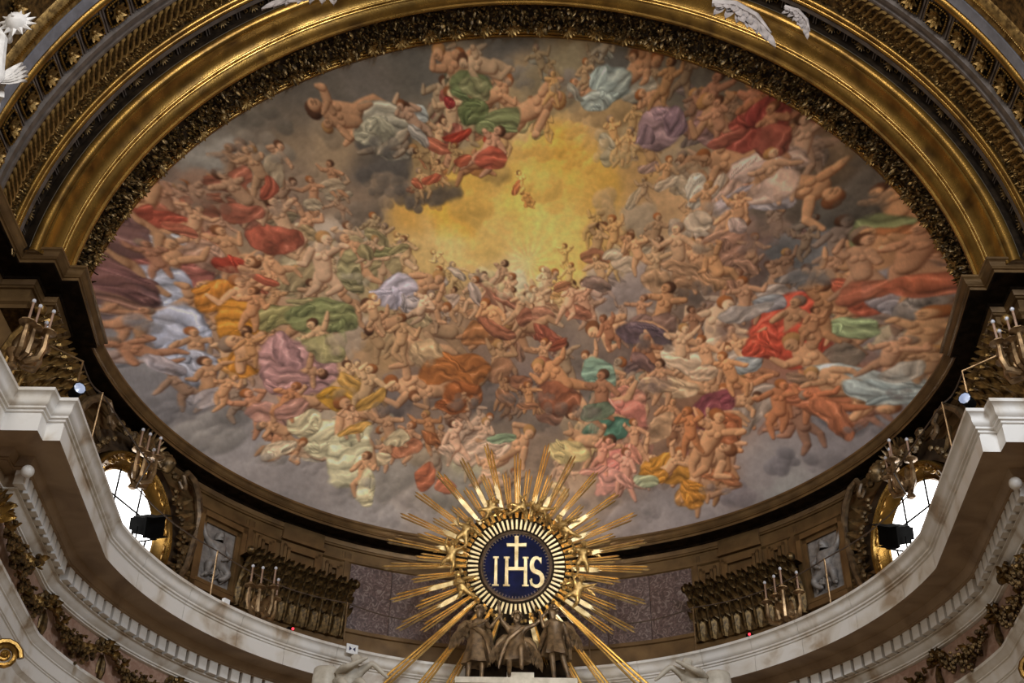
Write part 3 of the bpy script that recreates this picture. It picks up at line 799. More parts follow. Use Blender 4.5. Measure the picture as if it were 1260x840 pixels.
    def limb(p0, p1, r0, r1, col):
        cu, cv_ = (p0[0] + p1[0]) / 2, (p0[1] + p1[1]) / 2
        L = sqrt((p1[0] - p0[0]) ** 2 + (p1[1] - p0[1]) ** 2) + 1e-6
        sl = window(cu, cv_, L / 2 + max(r0, r1) * 1.6)
        X, Y = GU[sl] - p0[0], GV[sl] - p0[1]
        ax, ay = (p1[0] - p0[0]) / L, (p1[1] - p0[1]) / L
        t = np.clip((X * ax + Y * ay) / L, 0, 1)
        r = r0 + (r1 - r0) * t + 0.012 * np.sin(t * pi)
        qx, qy = X - ax * t * L, Y - ay * t * L
        d = np.sqrt(qx * qx + qy * qy)
        m = np.clip((r - d) / 0.04 + .5, 0, 1)
        nx, ny = qx / r, qy / r
        nz = np.sqrt(np.clip(1 - nx * nx - ny * ny, 0, 1))
        lit = np.clip(nx * LU + ny * LV * .8 + nz * 0.55, -.3, 1)
        cc = col * (0.76 + 0.38 * lit + 0.30 * (N3[sl] - .5) + .2 * (N1[sl] - .5))[..., None]
        warm = np.clip(.25 - lit, 0, 1)[..., None]
        cc = cc * (1 - warm * np.array([.25, .45, .55]))
        mixin(sl, m * .96, cc)

    HAIR = [np.array(h) for h in ([.42, .26, .16], [.55, .33, .18], [.30, .19, .13], [.62, .46, .28], [.50, .42, .36])]

    def body(u, v, h, ang, skin):
        a = radians(ang) + pi / 2
        s = h * 0.5
        ax = np.array([cos(a), sin(a)])
        sd = np.array([ax[1], -ax[0]])
        if rs.rand() < .5:
            sd = -sd
        hip = np.array([u, v]) - ax * s * 0.25
        sh = hip + ax * s * 0.80 + sd * s * rs.uniform(-.2, .2)
        hd = sh + ax * s * 0.40 + sd * s * rs.uniform(-.2, .25)
        skin = skin * rs.uniform(.94, 1.08)
        for sg in (-1, 1):                       # legs
            k = hip + sd * sg * s * rs.uniform(.15, .5) - ax * s * rs.uniform(.25, .65)
            f = k - ax * s * rs.uniform(.2, .6) + sd * s * rs.uniform(-.5, .3)
            limb(hip + sd * sg * s * .14, k, s * .20, s * .14, skin * .95)
            limb(k, f, s * .13, s * .075, skin * .93)
        limb(hip, sh, s * .24, s * .30, skin)
        limb(hip + (sh - hip) * .75 - sd * s * .10, hip + (sh - hip) * .8 - sd * s * .06, s * .12, s * .12, skin * 1.04)
        limb(hip + (sh - hip) * .75 + sd * s * .12, hip + (sh - hip) * .8 + sd * s * .14, s * .11, s * .11, skin * 1.02)
        for sg in (-1, 1):                       # arms
            q = sh + sd * sg * s * .28
            e = q + sd * sg * s * rs.uniform(.15, .5) + ax * s * rs.uniform(-.5, .35)
            w = e + sd * sg * s * rs.uniform(-.35, .4) + ax * s * rs.uniform(-.2, .5)
            limb(q, e, s * .13, s * .10, skin)
            limb(e, w, s * .10, s * .065, skin * 1.03)
        hc = HAIR[rs.randint(5)]
        r = s * .215
        limb(hd + ax * r * .30 - sd * r * .42, hd + ax * r * .42 - sd * r * .1, r * .98, r * .92, hc)
        limb(hd - ax * r * .02 + sd * r * .26, hd - ax * r * .38 + sd * r * .34, r * .86, r * .62, skin * 1.05)
        # brow and mouth shadows
        for o_ in (.28, -.45):
            p = hd + ax * r * o_ * .6 + sd * r * .45
            limb(p - sd * r * .05, p + sd * r * .35, r * .10, r * .07, skin * .74)

    cl, bo = rows(P_CLOTH), rows(P_BODY)

    def near_color(u, v, keep=0.55):
        """a cloth colour borrowed from the nearest noted drapery, muted towards the sky behind"""
        c = min(cl, key=lambda q: (q[0] - u) ** 2 + (q[1] - v) ** 2 + rs.rand() * .5)[5]
        j = min(nh - 1, max(0, int((v - V0) / HS)))
        i = min(nw - 1, max(0, int((u - U0) / HS)))
        return c * keep + C[j, i] * (1 - keep)

    # far crowd first, muted into the clouds
    for i, (u, v, h, an_, sk) in enumerate(bo):
        for k in range(1 + i % 2):
            du, dv = rs.uniform(-.55, .55), rs.uniform(-.45, .5)
            j = min(nh - 1, max(0, int((v + dv - V0) / HS)))
            q = min(nw - 1, max(0, int((u + du - U0) / HS)))
            if k == 0 or rs.rand() < .5:
                cloth(u + du, v + dv - h * .3, h * rs.uniform(.35, .6), h * rs.uniform(.2, .4), rs.uniform(-60, 60), near_color(u, v, .45), 0.75)
            body(u + du, v + dv, h * rs.uniform(1.0, 1.5), an_ + rs.uniform(-50, 50), sk * .42 + C[j, q] * .58)
    for i, b in enumerate(bo):
        if i % 2 == 0:
            body(b[0], b[1], b[2] * 1.55, b[3], b[4] * .85 + C[min(nh - 1, int((b[1] - V0) / HS)), min(nw - 1, int((b[0] - U0) / HS))] * .15)
            cloth(b[0], b[1] - b[2] * .35, b[2] * rs.uniform(.55, .85), b[2] * rs.uniform(.3, .5), rs.uniform(-50, 50), near_color(b[0], b[1], .6), .9)
    for u, v, ru, rv, an_, co in cl:
        big = max(ru, rv)
        if big > 0.36:
            # a draped figure: trunk and head rise from one end of the cloth
            w = radians(an_) + (0 if ru > rv else pi / 2)
            if sin(w) < 0 or (abs(sin(w)) < .25 and rs.rand() < .5):
                w += pi
            body(u + cos(w) * big * .8, v + sin(w) * big * .8, min(1.55, big * 2.15), degrees(w) - 90 + rs.uniform(-35, 35), np.array([.70, .53, .39]))
        cloth(u, v, ru * 1.06, rv * 1.06, an_, co)
        if big > 0.36:
            for k in range(2):
                w = rs.rand() * 6.28
                cloth(u + cos(w) * ru * .6, v + sin(w) * rv * .6, ru * rs.uniform(.3, .55), rv * rs.uniform(.25, .5),
                      an_ + rs.uniform(-60, 60), co * rs.uniform(.86, 1.12))
    for i, b in enumerate(bo):
        if i % 2 == 1:
            body(b[0], b[1], b[2] * 1.45, b[3], b[4])
            if rs.rand() < .75:
                cloth(b[0] + rs.uniform(-.1, .1), b[1] - b[2] * .4, b[2] * rs.uniform(.45, .75), b[2] * rs.uniform(.22, .4), rs.uniform(-50, 50), near_color(b[0], b[1], .7), .9)
    # clouds drift over the feet of the crowd
    for u, v, ru, rv, c in rows(P_CLOUD):
        puff(u, v - rv * .3, ru * .9, rv * .5, c, 0.38)
    C *= (1 + 0.10 * (fbm(160, 2) - .5) + 0.08 * (fbm(5, 4) - .5))[..., None]
    C = np.clip(C * np.array([1.02, 1.0, .98]), 0.01, 0.98)
    grey = C.mean(-1, keepdims=True)
    C = grey + (C - grey) * 0.92
    return C, U0, V0, HS


def hypot2(a, b):
    return sqrt(a * a + b * b)


def build_conch():
    C, U0, V0, HS = paint_vault()
    NPH, NTH = 980, 500
    ph = np.linspace(-0.005, pi + 0.005, NPH + 1)
    # polar angle from the back of the apse to the arch, then the short barrel
    th = np.concatenate([np.linspace(0.004, pi / 2, NTH + 1), np.full(40, pi / 2)])
    ext = np.concatenate([np.zeros(NTH + 1), np.linspace(0, 0.95, 41)[1:]])
    TH, PH = np.meshgrid(th, ph)
    EX = np.broadcast_to(ext, TH.shape)
    X = R0 * np.sin(TH) * np.cos(PH)
    Z = ZS + R0 * np.sin(TH) * np.sin(PH)
    Y = YC + R0 * np.cos(TH) - EX
    co = np.stack([X, Y, Z], -1).reshape(-1, 3)
    m, n = TH.shape
    idx = np.arange(m * n).reshape(m, n)
    q = np.stack([idx[:-1, :-1], idx[:-1, 1:], idx[1:, 1:], idx[1:, :-1]], -1).reshape(-1, 4)
    q = q[co[q][:, :, 2].max(1) > 14.52]
    me = bpy.data.meshes.new('ceiling')
    me.vertices.add(len(co))
    me.vertices.foreach_set('co', co.ravel().astype(np.float32))
    me.loops.add(q.size)
    me.loops.foreach_set('vertex_index', q.ravel().astype(np.int32))
    me.polygons.add(len(q))
    me.polygons.foreach_set('loop_start', (np.arange(len(q)) * 4).astype(np.int32))
    me.polygons.foreach_set('use_smooth', np.ones(len(q), bool))
    me.update()
    u, v = co[:, 0], co[:, 2] * 0.8 - (co[:, 1] - YC) * 0.6
    fx = np.clip((u - U0) / HS - .5, 0, C.shape[1] - 1.01)
    fy = np.clip((v - V0) / HS - .5, 0, C.shape[0] - 1.01)
    ix, iy = fx.astype(int), fy.astype(int)
    fx, fy = (fx - ix)[:, None], (fy - iy)[:, None]
    c = (C[iy, ix] * (1 - fx) + C[iy, ix + 1] * fx) * (1 - fy) + (C[iy + 1, ix] * (1 - fx) + C[iy + 1, ix + 1] * fx) * fy
    lin = np.where(c <= 0.04045, c / 12.92, ((c + 0.055) / 1.055) ** 2.4)
    lin = np.clip(lin * 1.46 * np.array([1.03, 1.0, .95]), 0, .9)
    at = me.color_attributes.new('paint', 'FLOAT_COLOR', 'POINT')
    at.data.foreach_set('color', np.concatenate([lin, np.ones((len(lin), 1))], 1).ravel().astype(np.float32))
    mt = bpy.data.materials.new('fresco')
    mt.use_nodes = True
    nt = mt.node_tree
    b = nt.nodes['Principled BSDF']
    b.inputs['Roughness'].default_value = 0.75
    b.inputs['Specular IOR Level'].default_value = 0.2
    a = nt.nodes.new('ShaderNodeVertexColor')
    a.layer_name = 'paint'
    tc = nt.nodes.new('ShaderNodeTexCoord')
    nz = nt.nodes.new('ShaderNodeTexNoise')
    nz.inputs['Scale'].default_value = 9
    nz.inputs['Detail'].default_value = 10
    nt.links.new(tc.outputs['Object'], nz.inputs['Vector'])
    mr = nt.nodes.new('ShaderNodeMapRange')
    mr.inputs['To Min'].default_value = 0.82
    mr.inputs['To Max'].default_value = 1.18
    nt.links.new(nz.outputs['Fac'], mr.inputs['Value'])
    mx = nt.nodes.new('ShaderNodeVectorMath')
    mx.operation = 'MULTIPLY'
    nt.links.new(a.outputs['Color'], mx.inputs[0])
    nt.links.new(mr.outputs['Result'], mx.inputs[1])
    nt.links.new(mx.outputs['Vector'], b.inputs['Base Color'])
    me.materials.append(mt)
    o = bpy.data.objects.new('ceiling', me)
    COL.objects.link(o)
    return struct(o)


build_conch()

# =================================================================== ATTIC: PANELS, MARBLE, RELIEFS, WINDOWS
def panel_frame(mb, w, h, t, d):
    """raised picture-frame moulding of w x h in the wall plane (X, Z), t wide, d proud (towards -Y)"""
    for a, b in ((0, d), (t * 0.45, d * 1.5)):
        x, z = w / 2 - a, h / 2 - a
        tt = t * 0.4
        for s in (-1, 1):
            mb.box(s * x - (tt if s > 0 else 0), s * x + (tt if s < 0 else 0), -b, 0.02, -z, z)
            mb.box(-x, x, -b, 0.02, s * z - (tt if s > 0 else 0), s * z + (tt if s < 0 else 0))
    return mb


RW = 8.38
for s in (-1, 1):
    for az0, az1, z0, z1 in ((40.2, 42.9, 12.2, 13.86), (32.4, 38.6, 12.2, 13.87), (28.6, 31.3, 12.2, 13.80)):
        r = RW - (0.08 if az0 == 32.4 else 0.03)
        w = 2 * r * sin(radians((az1 - az0) / 2))
        T = apT(s * (az0 + az1) / 2, r, (z0 + z1) / 2)
        mb = panel_frame(MB(), w, z1 - z0, 0.17, 0.05)
        mb.box(-w / 2 - 0.06, w / 2 + 0.06, 0.0, 0.25, -(z1 - z0) / 2 - 0.9, (z1 - z0) / 2 + 0.08)
        o = mb.build('wall_panel', M['wood_gilt'], wall_apse, False)
        o.matrix_world = T
    # projecting frieze block above the middle panel, and the upright strips of the order
    mb = MB().box(-0.50, 0.50, -0.02, 0.2, 0.0, 0.35)
    mb.box(-0.53, 0.53, -0.05, 0.2, -0.05, 0.02)
    o = mb.build('frieze_block', M['wood_gilt'], wall_apse, False)
    o.matrix_world = apT(s * 35.5, RW - 0.1, 14.02)
    for az in (27.9, 44.4):
        mb = MB().box(-0.05, 0.05, -0.05, 0.15, 0.0, 2.95)
        mb.box(-0.11, 0.11, -0.02, 0.15, 0.0, 2.95)
        o = mb.build('pilaster_strip', M['wood_gilt'], wall_apse, False)
        o.matrix_world = apT(s * az, RW, 11.2)

# polished breccia slabs behind the glory
NSL = 8
for i in range(NSL):
    a0, a1 = -27.2 + 54.4 * i / NSL, -27.2 + 54.4 * (i + 1) / NSL
    r = 8.33
    w = 2 * r * sin(radians((a1 - a0) / 2)) - 0.012
    o = MB().box(-w / 2, w / 2, -0.02, 0.06, -0.77, 0.80).build('marble_slab', M['marble_pink'], wall_apse, False)
    o.matrix_world = apT((a0 + a1) / 2, r, 13.08)
base = MB()
n = 40
for i in range(n + 1):
    for rr, z in ((8.34, 12.32), (8.24, 12.30), (8.24, 12.22), (8.28, 12.2), (8.28, 11.3)):
        base.v.append(tuple(ap(-60 + 120 * i / n, rr, z)))
for i in range(n):
    for j in range(4):
        base.f.append((i * 5 + j, i * 5 + 5 + j, i * 5 + 6 + j, i * 5 + 1 + j))
base.build('wall_base', M['wood_gilt'], wall_apse)


def T3(x, y, z, rx=0, ry=0, rz=0, s=1.0):
    return (Matrix.Translation((x, y, z)) @ Matrix.Rotation(rz, 4, 'Z') @ Matrix.Rotation(ry, 4, 'Y') @ Matrix.Rotation(rx, 4, 'X')
            @ Matrix.Scale(s, 4))


def human(name, m, pose, fingers=False, child=False, sub=1):
    """a continuous figure; pose gives joint positions in metres, facing -Y"""
    g = 1.25 if child else 1.0
    R = dict(pelvis=.125 * g, waist=.10 * g, chest=.135 * g, neck=.055 * g, jaw=.072 * g, head=.10 * g, crown=.085 * g,
             shl=.066 * g, shr=.066 * g, ell=.046 * g, elr=.046 * g, hal=.034 * g, har=.034 * g,
             hil=.095 * g, hir=.095 * g, knl=.066 * g, knr=.066 * g, anl=.042 * g, anr=.042 * g, tol=.03 * g, tor=.03 * g)
    sc = pose.get('s', 1.0)
    J = {k: (*pose[k], R[k] * sc) for k in R if k in pose}
    E = [('pelvis', 'waist'), ('waist', 'chest'), ('chest', 'neck'), ('neck', 'jaw'), ('jaw', 'head'), ('head', 'crown'),
         ('chest', 'shl'), ('shl', 'ell'), ('ell', 'hal'), ('chest', 'shr'), ('shr', 'elr'), ('elr', 'har'),
         ('pelvis', 'hil'), ('hil', 'knl'), ('knl', 'anl'), ('anl', 'tol'), ('pelvis', 'hir'), ('hir', 'knr'), ('knr', 'anr'), ('anr', 'tor')]
    jaw, hd = Vector(pose['jaw']), Vector(pose['head'])
    look = Vector(pose.get('look', (0, -1, 0))).normalized()
    nose = (jaw + hd) / 2 + look * (.115 * sc * g)
    J['nose'] = (*nose, .018 * sc * g)
    E.append(('head', 'nose'))
    for side in 'lr':                       # palm and fingers
        e, h = Vector(pose['el' + side]), Vector(pose['ha' + side])
        d = (h - e).normalized()
        sd = d.cross(look)
        sd = sd.normalized() if sd.length > .05 else d.orthogonal().normalized()
        if fingers:
            palm = h + d * .07 * sc
            J['pa' + side] = (*palm, (.036 * sc, .02 * sc))
            E.append(('ha' + side, 'pa' + side))
            for k, (off, ln) in enumerate(((-.03, .055), (-.01, .072), (.01, .068), (.03, .05))):
                p1 = palm + sd * off * sc + d * ln * .6 * sc
                p2 = p1 + d * ln * .6 * sc + look * .018 * sc
                J['f%d%s' % (k, side)] = (*p1, .010 * sc)
                J['g%d%s' % (k, side)] = (*p2, .008 * sc)
                E += [('pa' + side, 'f%d%s' % (k, side)), ('f%d%s' % (k, side), 'g%d%s' % (k, side))]
            p1 = h + d * .035 * sc - sd * .045 * sc + look * .01 * sc
            J['th' + side] = (*p1, .011 * sc)
            E.append(('ha' + side, 'th' + side))
        else:
            J['pa' + side] = (*(h + d * .08 * sc), .03 * sc * g)
            J['ft' + side] = (*(h + d * .15 * sc + look * .02 * sc), .016 * sc * g)
            E += [('ha' + side, 'pa' + side), ('pa' + side, 'ft' + side)]
    E = [e for e in E if e[0] in J and e[1] in J]
    return figure_mesh(name, J, E, m, 'pelvis', sub)


def scaled(p, k):
    return {a: (tuple(c * k for c in b) if a != 'look' else b) for a, b in p.items() if a != 's'} | {'s': k}


def wing_mesh(name, L, w, m, rows_=3):
    """feathered wing along +X from the shoulder, hanging to -Z, thickness in Y"""
    mb = MB()
    for r in range(rows_):
        n = 7 - r
        for i in range(n):
            t = (i + 0.5) / n
            x = L * (0.10 + 0.80 * t * (1 - 0.12 * r))
            z = w * (0.30 - 0.28 * r) * 0.35 + 0.16 * L * sin(t * pi)
            ln = w * (1.15 - 0.22 * r) * (0.65 + 0.5 * t) * (1 if r == 0 else .6)
            ang = radians(175 - 62 * t)
            mb.leaf(ln, w * 0.34, 0.06, Matrix.Translation((x * (0.95 - .12 * r), -0.02 * r, z)) @ Matrix.Rotation(ang, 4, 'Y'))
    mb.tube([(0, 0, 0), (L * .25, -.02, .10 * L + .16 * L * .5), (L * .6, -.02, .20 * L), (L * .95, 0, .08 * L)],
            [w * .16, w * .16, w * .12, w * .04], 6)
    return mb.mesh(name, m)


def skirt(mb, prof, n=26, folds=7, amp=.13, T=None, ell=(1, .8), seed=0):
    return mb.lathe(prof, n, (T or Matrix()) @ Matrix.Diagonal((ell[0], ell[1], 1, 1)),
                    lambda w, t: 1 + amp * t * (sin(folds * w + seed) + .5 * sin((folds * 2 + 1) * w + 2 * seed)))


CHERUB = scaled(dict(pelvis=(0, 0, .0), waist=(0, .0, .13), chest=(0, .0, .28), neck=(0, 0, .39), jaw=(0, -.01, .45), head=(0, -.01, .54), crown=(0, 0, .61),
              shl=(-.15, 0, .33), ell=(-.30, -.05, .28), hal=(-.38, -.12, .42), shr=(.15, 0, .33), elr=(.28, -.06, .22), har=(.22, -.18, .14),
              hil=(-.09, 0, -.04), knl=(-.16, -.10, -.22), anl=(-.12, .05, -.42), tol=(-.14, -.06, -.46),
              hir=(.09, 0, -.04), knr=(.18, -.06, -.20), anr=(.22, -.02, -.42), tor=(.24, -.12, -.44)), 1.0)

# relief panels with a stone putto, framed, on both sides of the apse
putto_m = human('putto', M['stone_grey'], dict(pelvis=(.05, 0, .36), waist=(.02, 0, .48), chest=(-.02, -.02, .62), neck=(-.03, -.03, .73), jaw=(-.04, -.05, .78), head=(-.04, -.05, .87), crown=(-.03, -.04, .94),
    shl=(-.17, -.02, .67), ell=(-.33, -.05, .74), hal=(-.40, -.04, .92), shr=(.13, -.02, .66), elr=(.25, -.08, .52), har=(.14, -.12, .44),
    hil=(-.06, -.02, .32), knl=(-.22, -.12, .24), anl=(-.16, -.04, .05), tol=(-.24, -.09, .02), hir=(.15, -.02, .32), knr=(.28, -.1, .16), anr=(.14, -.06, .04), tor=(.08, -.1, .02)), child=True)
for s in (-1, 1):
    t = empty('relief_panel', apT(s * 49.7, 8.30, 12.28),
              'grey stone relief of a putto in a dark frame beside the %s round window' % ('left' if s < 0 else 'right'), 'relief', 'putto reliefs of the attic')
    MB().box(-0.40, 0.40, 0.0, 0.12, 0.0, 1.30).build('slab', M['stone_grey'], t, False)
    fm = MB()
    for a, d, w in ((0.40, -.05, .10), (0.50, -.12, .12)):
        for q in (-1, 1):
            x0, x1 = sorted((q * a, q * (a + w)))
            fm.box(x0, x1, d, .14, -.12 - (a - .4), 1.42 + (a - .4))
        fm.box(-a - w, a + w, d, .14, 1.30 + (a - .4), 1.30 + w + (a - .4))
        fm.box(-a - w, a + w, d, .14, -w - (a - .4), -(a - .4))
    fm.build('frame', M['wood_gilt'], t, False)
    o = place(putto_m, 'putto', T3(0.0, 0.0, .12, s=1.12) @ Matrix.Diagonal((-s, 1, 1, 1)), t)
    mb = MB()
    for k in range(7):
        mb.tube([(-.30 + .08 * k, -.02, .1 + .05 * (k % 3)), (-.22 + .08 * k, -.09, .2 + .05 * (k % 2)), (-.2 + .06 * k, -.03, .36 + .04 * (k % 3))], [.02, .045, .015], 6)
    mb.build('drapery', M['stone_grey'], t)

# round windows: daylit pane, gilt reveal with scrollwork, bronze cartouche with volutes
def spiral(cx, cz, r0, turns, a0, sgn=1, n=16, y=0.0):
    return [(cx + r0 * (1 - .8 * i / n) * cos(a0 + sgn * turns * 2 * pi * i / n), y - .05 * i / n, cz + r0 * (1 - .8 * i / n) * sin(a0 + sgn * turns * 2 * pi * i / n)) for i in range(n + 1)]


for s in (-1, 1):
    side = 'left' if s < 0 else 'right'
    WAZ, WZ = 68.3, 12.45
    t = struct(empty('window_1' if s < 0 else 'window_2', apT(s * WAZ, 8.14, WZ)))
    a, b = 1.02, 1.02                     # opening half axes
    N = 48
    pn = MB()
    pn.v = [(0, .10, 0)] + [(a * cos(2 * pi * i / N), .10, b * sin(2 * pi * i / N)) for i in range(N)]
    pn.f = [(0, 1 + i, 1 + (i + 1) % N) for i in range(N)]
    pn.build('pane', M['daylight'], t, False)
    mt = MB()
    for q in (-1, 1):
        mt.box(q * .36 - .012, q * .36 + .012, .06, .09, -.95, .95)
        mt.box(-.95, .95, .06, .09, q * .36 - .012, q * .36 + .012)
    mt.build('glazing_bars', M['black'], t, False)

    def oval(prof, n=N):
        mb = MB()
        k = len(prof)
        for i in range(n):
            w = 2 * pi * i / n
            for r, y in prof:
                mb.v.append(((a + r) * cos(w), y, (b + r) * sin(w)))
        for i in range(n):
            for j in range(k - 1):
                i2 = (i + 1) % n
                mb.f.append((i * k + j, i2 * k + j, i2 * k + j + 1, i * k + j + 1))
        return mb
    oval([(-.02, .14), (-.02, .10), (.01, .07), (.03, .10), (.06, .08), (.24, -.10), (.25, -.13), (.29, -.15), (.32, -.12), (.33, .0), (.34, .2)]).build('gilt_reveal', M['gold'], t)
    sc_ = MB()
    for i in range(26):
        w = 2 * pi * i / 26
        R_ = Matrix.Rotation(-w, 4, 'Y') @ Matrix.Translation((a + .15, -.07, 0)) @ Matrix.Rotation(0.75, 4, 'Z')
        sc_.tube(spiral(0, (.03 if i % 2 else -.03), .095, 1.2, 0, 1 if i % 2 else -1, 10), .024, 5, R_)
        sc_.leaf(.14, .06, .3, R_ @ Matrix.Translation((0, 0, .08)))
    sc_.build('scrollwork', M['gold'], t)
    c = empty('cartouche', apT(s * WAZ, 8.14, WZ) @ Matrix.Diagonal((1.12, 1, 1.02, 1)), 'dark bronze scrolled cartouche wreathing the %s round window' % side, 'cartouche', 'window cartouches')
    # side C-scroll (towards the centre of the apse), and its twin on the hidden side
    for q in (-1, 1):
        m_ = -s * q
        pts = [(1.36, -.2, 1.05), (1.30, -.22, 1.22), (1.16, -.22, 1.28)][::-1]
        body_ = [(m_ * x, y, z) for x, y, z in
                 [(1.06, -.16, 1.50), (1.00, -.2, 1.40), (1.06, -.22, 1.30), (1.15, -.22, 1.34), (1.17, -.2, 1.46), (1.10, -.18, 1.60), (1.22, -.16, 1.78), (1.45, -.15, 1.74), (1.68, -.14, 1.50), (1.84, -.12, 1.15),
                  (1.86, -.12, .8), (1.80, -.12, .5), (1.76, -.12, .2), (1.70, -.12, -.1), (1.55, -.12, -.45), (1.3, -.12, -.75), (1.1, -.12, -.9)]]
        MB().tube(body_, [.03, .04, .045, .05, .05, .055, .065, .075, .08, .08, .075, .085, .08, .075, .07, .06, .04], 7).build('scroll', M['bronze'], c)
        lf = MB()
        for k in range(9):
            w = radians(38 - 9 * k)
            lf.leaf(.50, .17, .25, Matrix.Translation((m_ * 1.38 * cos(w), -.05, .05 + 1.36 * sin(w) + .1)) @ Matrix.Rotation(m_ * (pi / 2 - w * .6 - .3), 4, 'Y'))
        lf.build('acanthus', M['bronze_dark'], c)
        fb = MB()
        for k in range(34):
            w = radians(50 - 110 * k / 34)
            fb.ball((m_ * (1.46 + .05 * sin(k * 2.3)) * cos(w), -.16 - .05 * cos(k * 1.7), .05 + 1.44 * sin(w)), .055 + .02 * sin(k * 3.1), 6, 4)
        fb.build('fruit_swag', M['bronze_dark'], c)
        # upper volute
        MB().tube([(m_ * x, y, z) for x, y, z in [(.24, -.25, 1.42), (.34, -.26, 1.36), (.42, -.26, 1.44), (.38, -.25, 1.56), (.22, -.22, 1.60), (.12, -.22, 1.5), (.0, -.2, 1.72)]],
                  [.025, .04, .05, .055, .06, .06, .07], 7).build('volute', M['bronze_dark'], c)
    sh_ = MB()
    for k in range(15):
        w = (k - 7) * .24
        sh_.leaf(.5, .16, .5, Matrix.Translation((0, -.05, 1.40)) @ Matrix.Rotation(w, 4, 'Y'))
    for k in range(26):
        sh_.ball((rnd.uniform(-.9, .9), -.2 + rnd.uniform(-.06, .06), 1.42 + rnd.uniform(-.06, .2)), rnd.uniform(.05, .1), 6, 4)
    sh_.build('shell_crest', M['bronze_dark'], c)
    hd = MB()
    hd.ball((0, 0, 0), .17, 10, 8, T3(-s * .50, -.26, 1.50) @ Matrix.Diagonal((.85, 1, 1.1, 1)))
    hd.ball((-s * .50, -.43, 1.49), .035, 6, 4)
    for k in range(10):
        w = 2 * pi * k / 10
        hd.ball((-s * .50 + .17 * cos(w), -.24, 1.54 + .17 * sin(w)), .06, 6, 4)
    hd.build('mask', M['bronze_dark'], c)
    bk = MB()
    for k in range(40):
        w0, w1 = 2 * pi * k / 40, 2 * pi * (k + 1) / 40
        i = len(bk.v)
        bk.v += [(1.3 * cos(w0), .02, 1.3 * sin(w0)), (1.3 * cos(w1), .02, 1.3 * sin(w1)), (1.74 * cos(w1), .06, 1.7 * sin(w1)), (1.74 * cos(w0), .06, 1.7 * sin(w0))]
        bk.f.append((i, i + 1, i + 2, i + 3))
    bk.build('back_plate', M['wood_dark'], c, False)
    # floodlight hanging before the window
    f = empty('floodlight', T3(*ap(s * 66.9, 7.75, 12.37)) @ Matrix.Rotation(-radians(s * 66.9), 4, 'Z') @ Matrix.Rotation(s * .55, 4, 'Y') @ Matrix.Rotation(.35, 4, 'X'),
              'black theatre floodlight in front of the %s round window' % side, 'floodlight', 'black floodlights on the cornice')
    MB().box(-.27, .27, -.14, .16, -.16, .17).box(-.22, .22, .16, .26, -.11, .12).build('housing', M['black'], f, False)
    MB().box(-.31, .31, -.17, -.13, -.20, .21).box(-.30, .30, -.32, -.16, .20, .215).box(-.20, .30, -.28, -.16, -.215, -.20).build('barn_door', M['black'], f, False)
    MB().tube([(-.33, 0, 0), (-.33, 0, -.3), (.33, 0, -.3), (.33, 0, 0)], .018, 6).build('yoke', M['black'], f)
    MB().tube([(0, 0, -.3), (0.0, .1, -.75), (0, .1, -1.0)], .022, 6).build('stand', M['black'], f)

# =================================================================== GILDED BALCONIES
def balcony_parts(t, width, nl, h, m, arc=None, outer=.55):
    """coved parapet clad in upright acanthus leaves; origin at its bottom, -Y to the room"""
    def pt(x, y, z):
        if arc:
            a = x / arc
            return (sin(a) * (arc + y), (arc + y) * cos(a) - arc, z)
        return (x, y, z)
    prof = [(.05, 0.0), (-.06, .03), (-.10, .12), (-.13, .35), (-.22, .62), (-.36, .84), (-.50, .96), (-.56, 1.0), (-.56, 1.05), (.05, 1.05)]
    mb = MB()
    N = 24
    k = len(prof)
    for i in range(N + 1):
        x = -width / 2 + width * i / N
        for y, z in prof:
            mb.v.append(pt(x, y * outer / .55, z * h))
    for i in range(N):
        for j in range(k - 1):
            mb.f.append((i * k + j, i * k + k + j, i * k + k + j + 1, i * k + j + 1))
    mb.build('cove', M['gold_dark'], t)
    rm = MB()
    rm.tube([pt(-width / 2 + width * i / 16, .02 - outer, h * 1.03) for i in range(17)], .045, 7)
    for s in (-1, 1):
        rm.ball(pt(s * width / 2, .0 - outer, h * 1.03), .10, 8, 6)
    rm.build('rim', m, t)
    lf = MB()
    pr2 = [(-.10, .02, .5), (-.15, .18, .95), (-.18, .38, 1.0), (-.27, .62, .9), (-.42, .84, .8), (-.56, .98, .62), (-.63, .99, .36), (-.64, .93, .12)]
    dx = width / nl
    for y, z, w in pr2:
        for q in (-1, 0, 1):
            lf.v.append((q * w * dx * .5, (y + (.05 if q else -.03)) * outer / .55, z * h))
    for i in range(len(pr2) - 1):
        for q in range(2):
            lf.f.append((i * 3 + q, i * 3 + q + 1, i * 3 + q + 4, i * 3 + q + 3))
    # lobes along the edges
    for i in range(2, 6):
        y, z, w = pr2[i]
        for q in (-1, 1):
            lf.leaf((.34 - .035 * i) * h, .12, .6, Matrix.Translation((q * w * dx * .16, (y - .03) * outer / .55, z * h)) @ Matrix.Rotation(q * .42, 4, 'Y') @ Matrix.Rotation(.22 + .08 * i, 4, 'X'))
    lf.tube([(0, (y - .04) * outer / .55, z * h) for y, z, w in pr2], [.03, .032, .03, .028, .025, .022, .018, .012], 5)
    lm = lf.mesh('acanthus_leaf', m)
    for i in range(nl):
        x = -width / 2 + dx * (i + .5)
        p = pt(x, 0, 0)
        place(lm, 'acanthus_leaf', Matrix.Translation(p) @ Matrix.Rotation(-(x / arc) if arc else 0, 4, 'Z'), t)


